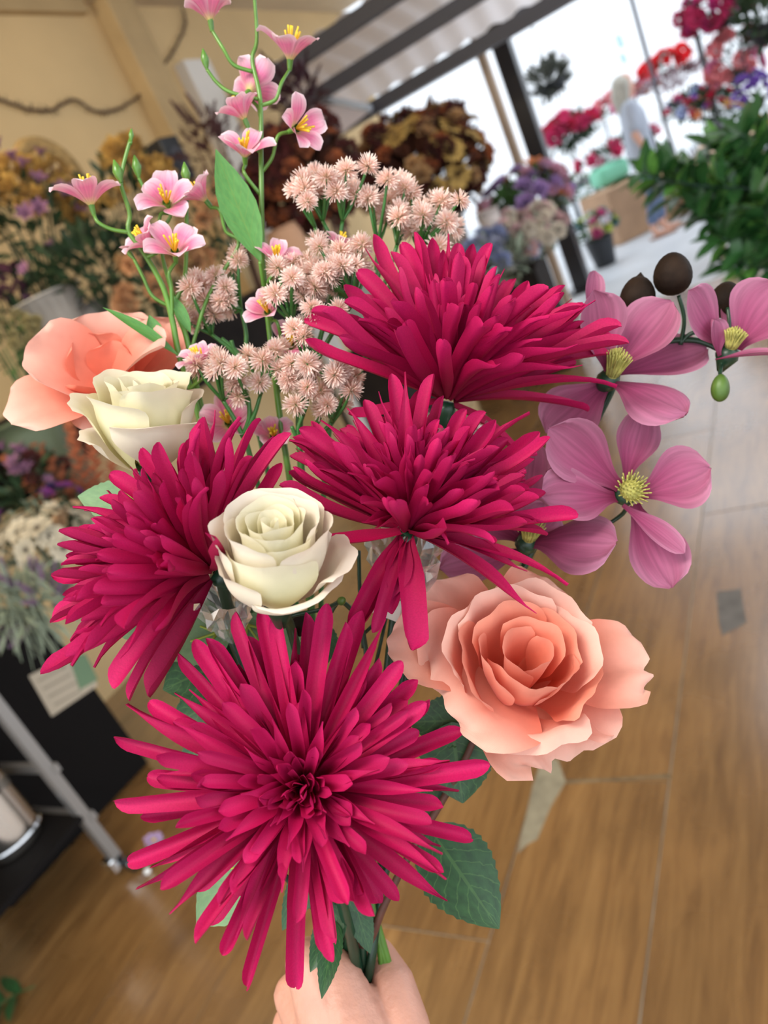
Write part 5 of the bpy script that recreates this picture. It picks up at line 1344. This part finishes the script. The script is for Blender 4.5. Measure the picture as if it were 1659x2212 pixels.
# ---- woman outside
W0 = flr(1435, 505, .001)
FW = (R0 * .92 + Vector((0, -.38, 0))).normalized(); SD = Vector((-FW.y, FW.x, 0))
def W(x, y, z): return W0 + FW * x + SD * y + Vector((0, 0, z))
SK2 = mat('lightly_tanned_skin', (.60, .33, .24), .55)
wo = thing('person', 'woman in a white t-shirt and jeans with pale grey hair, walking past outside', 'person', W0)
blob('body', [
    [(W(0, 0, .92), .12), (W(0, 0, 1.15), .11), (W(-.01, 0, 1.34), .10), (W(.005, 0, 1.44), .055), (W(.02, 0, 1.52), .06)],
    [(W(.03, 0, 1.56), .085), (W(.035, 0, 1.62), .082)], [(W(.105, 0, 1.555), .022), (W(.115, 0, 1.55), .018)], [(W(.06, 0, 1.49), .04), (W(.085, 0, 1.49), .03)],
    [(W(0, .09, .88), .085), (W(.06, .085, .48), .058), (W(.02, .085, .10), .040), (W(.05, .085, .045), .036), (W(.19, .085, .03), .028)],
    [(W(0, -.09, .88), .085), (W(.0, -.085, .48), .058), (W(-.10, -.085, .11), .040), (W(-.08, -.085, .045), .036), (W(.06, -.085, .03), .028)],
    [(W(0, .17, 1.36), .055), (W(-.03, .21, 1.10), .042), (W(.04, .22, .86), .032), (W(.06, .22, .78), .034), (W(.07, .22, .71), .018)],
    [(W(0, -.17, 1.36), .055), (W(-.02, -.21, 1.10), .042), (W(.06, -.22, .86), .032), (W(.08, -.22, .78), .034), (W(.09, -.22, .71), .018)],
], .018, SK2, wo, 3)
blob('t_shirt', [
    [(W(0, 0, .86), .155), (W(.01, 0, 1.05), .145), (W(.02, 0, 1.25), .14), (W(-.005, 0, 1.38), .10)],
    [(W(0, .10, .90), .12), (W(.01, .10, 1.2), .115), (W(0, .13, 1.36), .085)], [(W(0, -.10, .90), .12), (W(.01, -.10, 1.2), .115), (W(0, -.13, 1.36), .085)],
    [(W(0, .17, 1.37), .075), (W(-.02, .205, 1.18), .068)], [(W(0, -.17, 1.37), .075), (W(-.02, -.205, 1.18), .068)],
], .02, mat('shaded_white_cotton', (.36, .39, .46), .8), wo, 4)  # white cotton, the grey colour stands in for the shade on it
blob('jeans', [
    [(W(0, .085, .86), .105), (W(.055, .085, .48), .076), (W(.02, .085, .20), .062)], [(W(0, -.085, .86), .105), (W(.0, -.085, .48), .076), (W(-.08, -.085, .20), .062)], [(W(0, -.06, .88), .11), (W(0, .06, .88), .11)],
], .018, mat('blue_denim', (.10, .14, .24), .8), wo, 3)
blob('hair', [
    [(W(-.005, 0, 1.60), .105), (W(-.045, 0, 1.50), .092), (W(-.06, 0, 1.40), .07), (W(-.065, 0, 1.33), .045)], [(W(.01, .05, 1.60), .075), (W(-.01, .065, 1.46), .05), (W(-.02, .06, 1.36), .035)], [(W(.01, -.05, 1.60), .075), (W(-.01, -.065, 1.46), .05), (W(-.02, -.06, 1.36), .035)],
], .015, mat('pale_grey_hair', (.40, .38, .33), .6, var=.2, vscale=30), wo, 3)
for s in (1, -1):
    x = .10 if s > 0 else -.03
    v, f, u = box_geo(W(x - .13, s * .085 - .045, .0), FW * .28, SD * .09, Vector((0, 0, .018)))
    wpart('sandal', v, f, mat('tan_leather', (.35, .2, .14), .6), wo, None, False)
hb = thing('handbag', 'dark shoulder bag at the woman\'s far side', 'bag', W(.05, .26, .78))
bevel(box('bag_body', W(-.06, .24, .80), FW * .26, SD * .09, Vector((0, 0, .26)), BLACKPL, hb), .02, 3)
tubes('strap', [[W(-.04, .28, 1.05), W(-.02, .22, 1.30), W(.0, .16, 1.46), W(.06, .22, 1.30), W(.18, .28, 1.05)]], .012, .012, BLACKPL, hb, 6)

# ---- leafy plant on the right
LEAFY = leaf_mat('glossy_shrub_green', (.012, .06, .016), (.03, .11, .025), (.06, .16, .04), .35)
LEAFY2 = leaf_mat('light_shrub_green', (.07, .20, .03), (.10, .27, .05), (.16, .32, .08), .4)
lf = Vector((1.62, 1.85, .001))
vase('planter', 'dark planter of the leafy shrub, out at the right', 'planter', lf, .13, .17, .34, BLACKPL)
ls = thing('leafy_shrub', 'glossy green leafy shrub reaching in from the right edge', 'shrub', lf + Vector((0, 0, .03)))
crown = lf + Vector((0, 0, .85))
brs = [((1720, 330), (1590, 360), (1545, 320)), ((1720, 380), (1580, 420), (1440, 385)), ((1720, 420), (1580, 440), (1470, 425)), ((1720, 470), (1600, 480), (1520, 470)), ((1720, 520), (1620, 530), (1560, 515)),
       ((1720, 570), (1650, 580), (1590, 570)), ((1720, 300), (1640, 320), (1600, 290)), ((1720, 350), (1650, 390), (1610, 350)), ((1740, 470), (1670, 500), (1640, 440)), ((1700, 420), (1500, 400), (1385, 375))]
rg = random.Random(77)
tubes('trunk', [[lf + Vector((0, 0, .031)), lf + Vector((.02, 0, .5)), crown]], .014, .010, STEM_B, ls, 7)
for k, br in enumerate(brs):
    dd = 1.95 + rg.uniform(-.12, .15)
    pts = [at(*p, dd + .05 * (2 - i)) for i, p in enumerate(br)]
    path = crom([crown] + pts, 8)
    tubes('branch', [[crown] + pts], .006, .003, STEM_D, ls, 5, 5)
    for i in range(6, len(path)):
        for s in (0, 1, 2):
            p = path[i]; t = (path[i] - path[i - 1]).normalized()
            a = rg.uniform(0, 6.28); x = t.orthogonal().normalized(); y = t.cross(x)
            d = (t * rg.uniform(.2, .7) + cos(a) * x + sin(a) * y + Vector((0, 0, .35))).normalized()
            L_ = rg.uniform(.07, .115)
            sheet('leaf', p, p + d * L_, Vector((rg.uniform(-.5, .5), rg.uniform(-1, .2), 1)), L_ * .34, prof_lance, LEAFY if rg.random() < .75 else LEAFY2, ls, nu=2, nv=6, cup=.3, bend=-.4)
tubes('dry_stem', [[at(1720, 320, 2.0), at(1660, 262, 2.0), at(1600, 225, 2.0), at(1560, 222, 2.0)]], .004, .002, mat('dry_yellow_stem', (.45, .30, .05), .6), ls, 5)
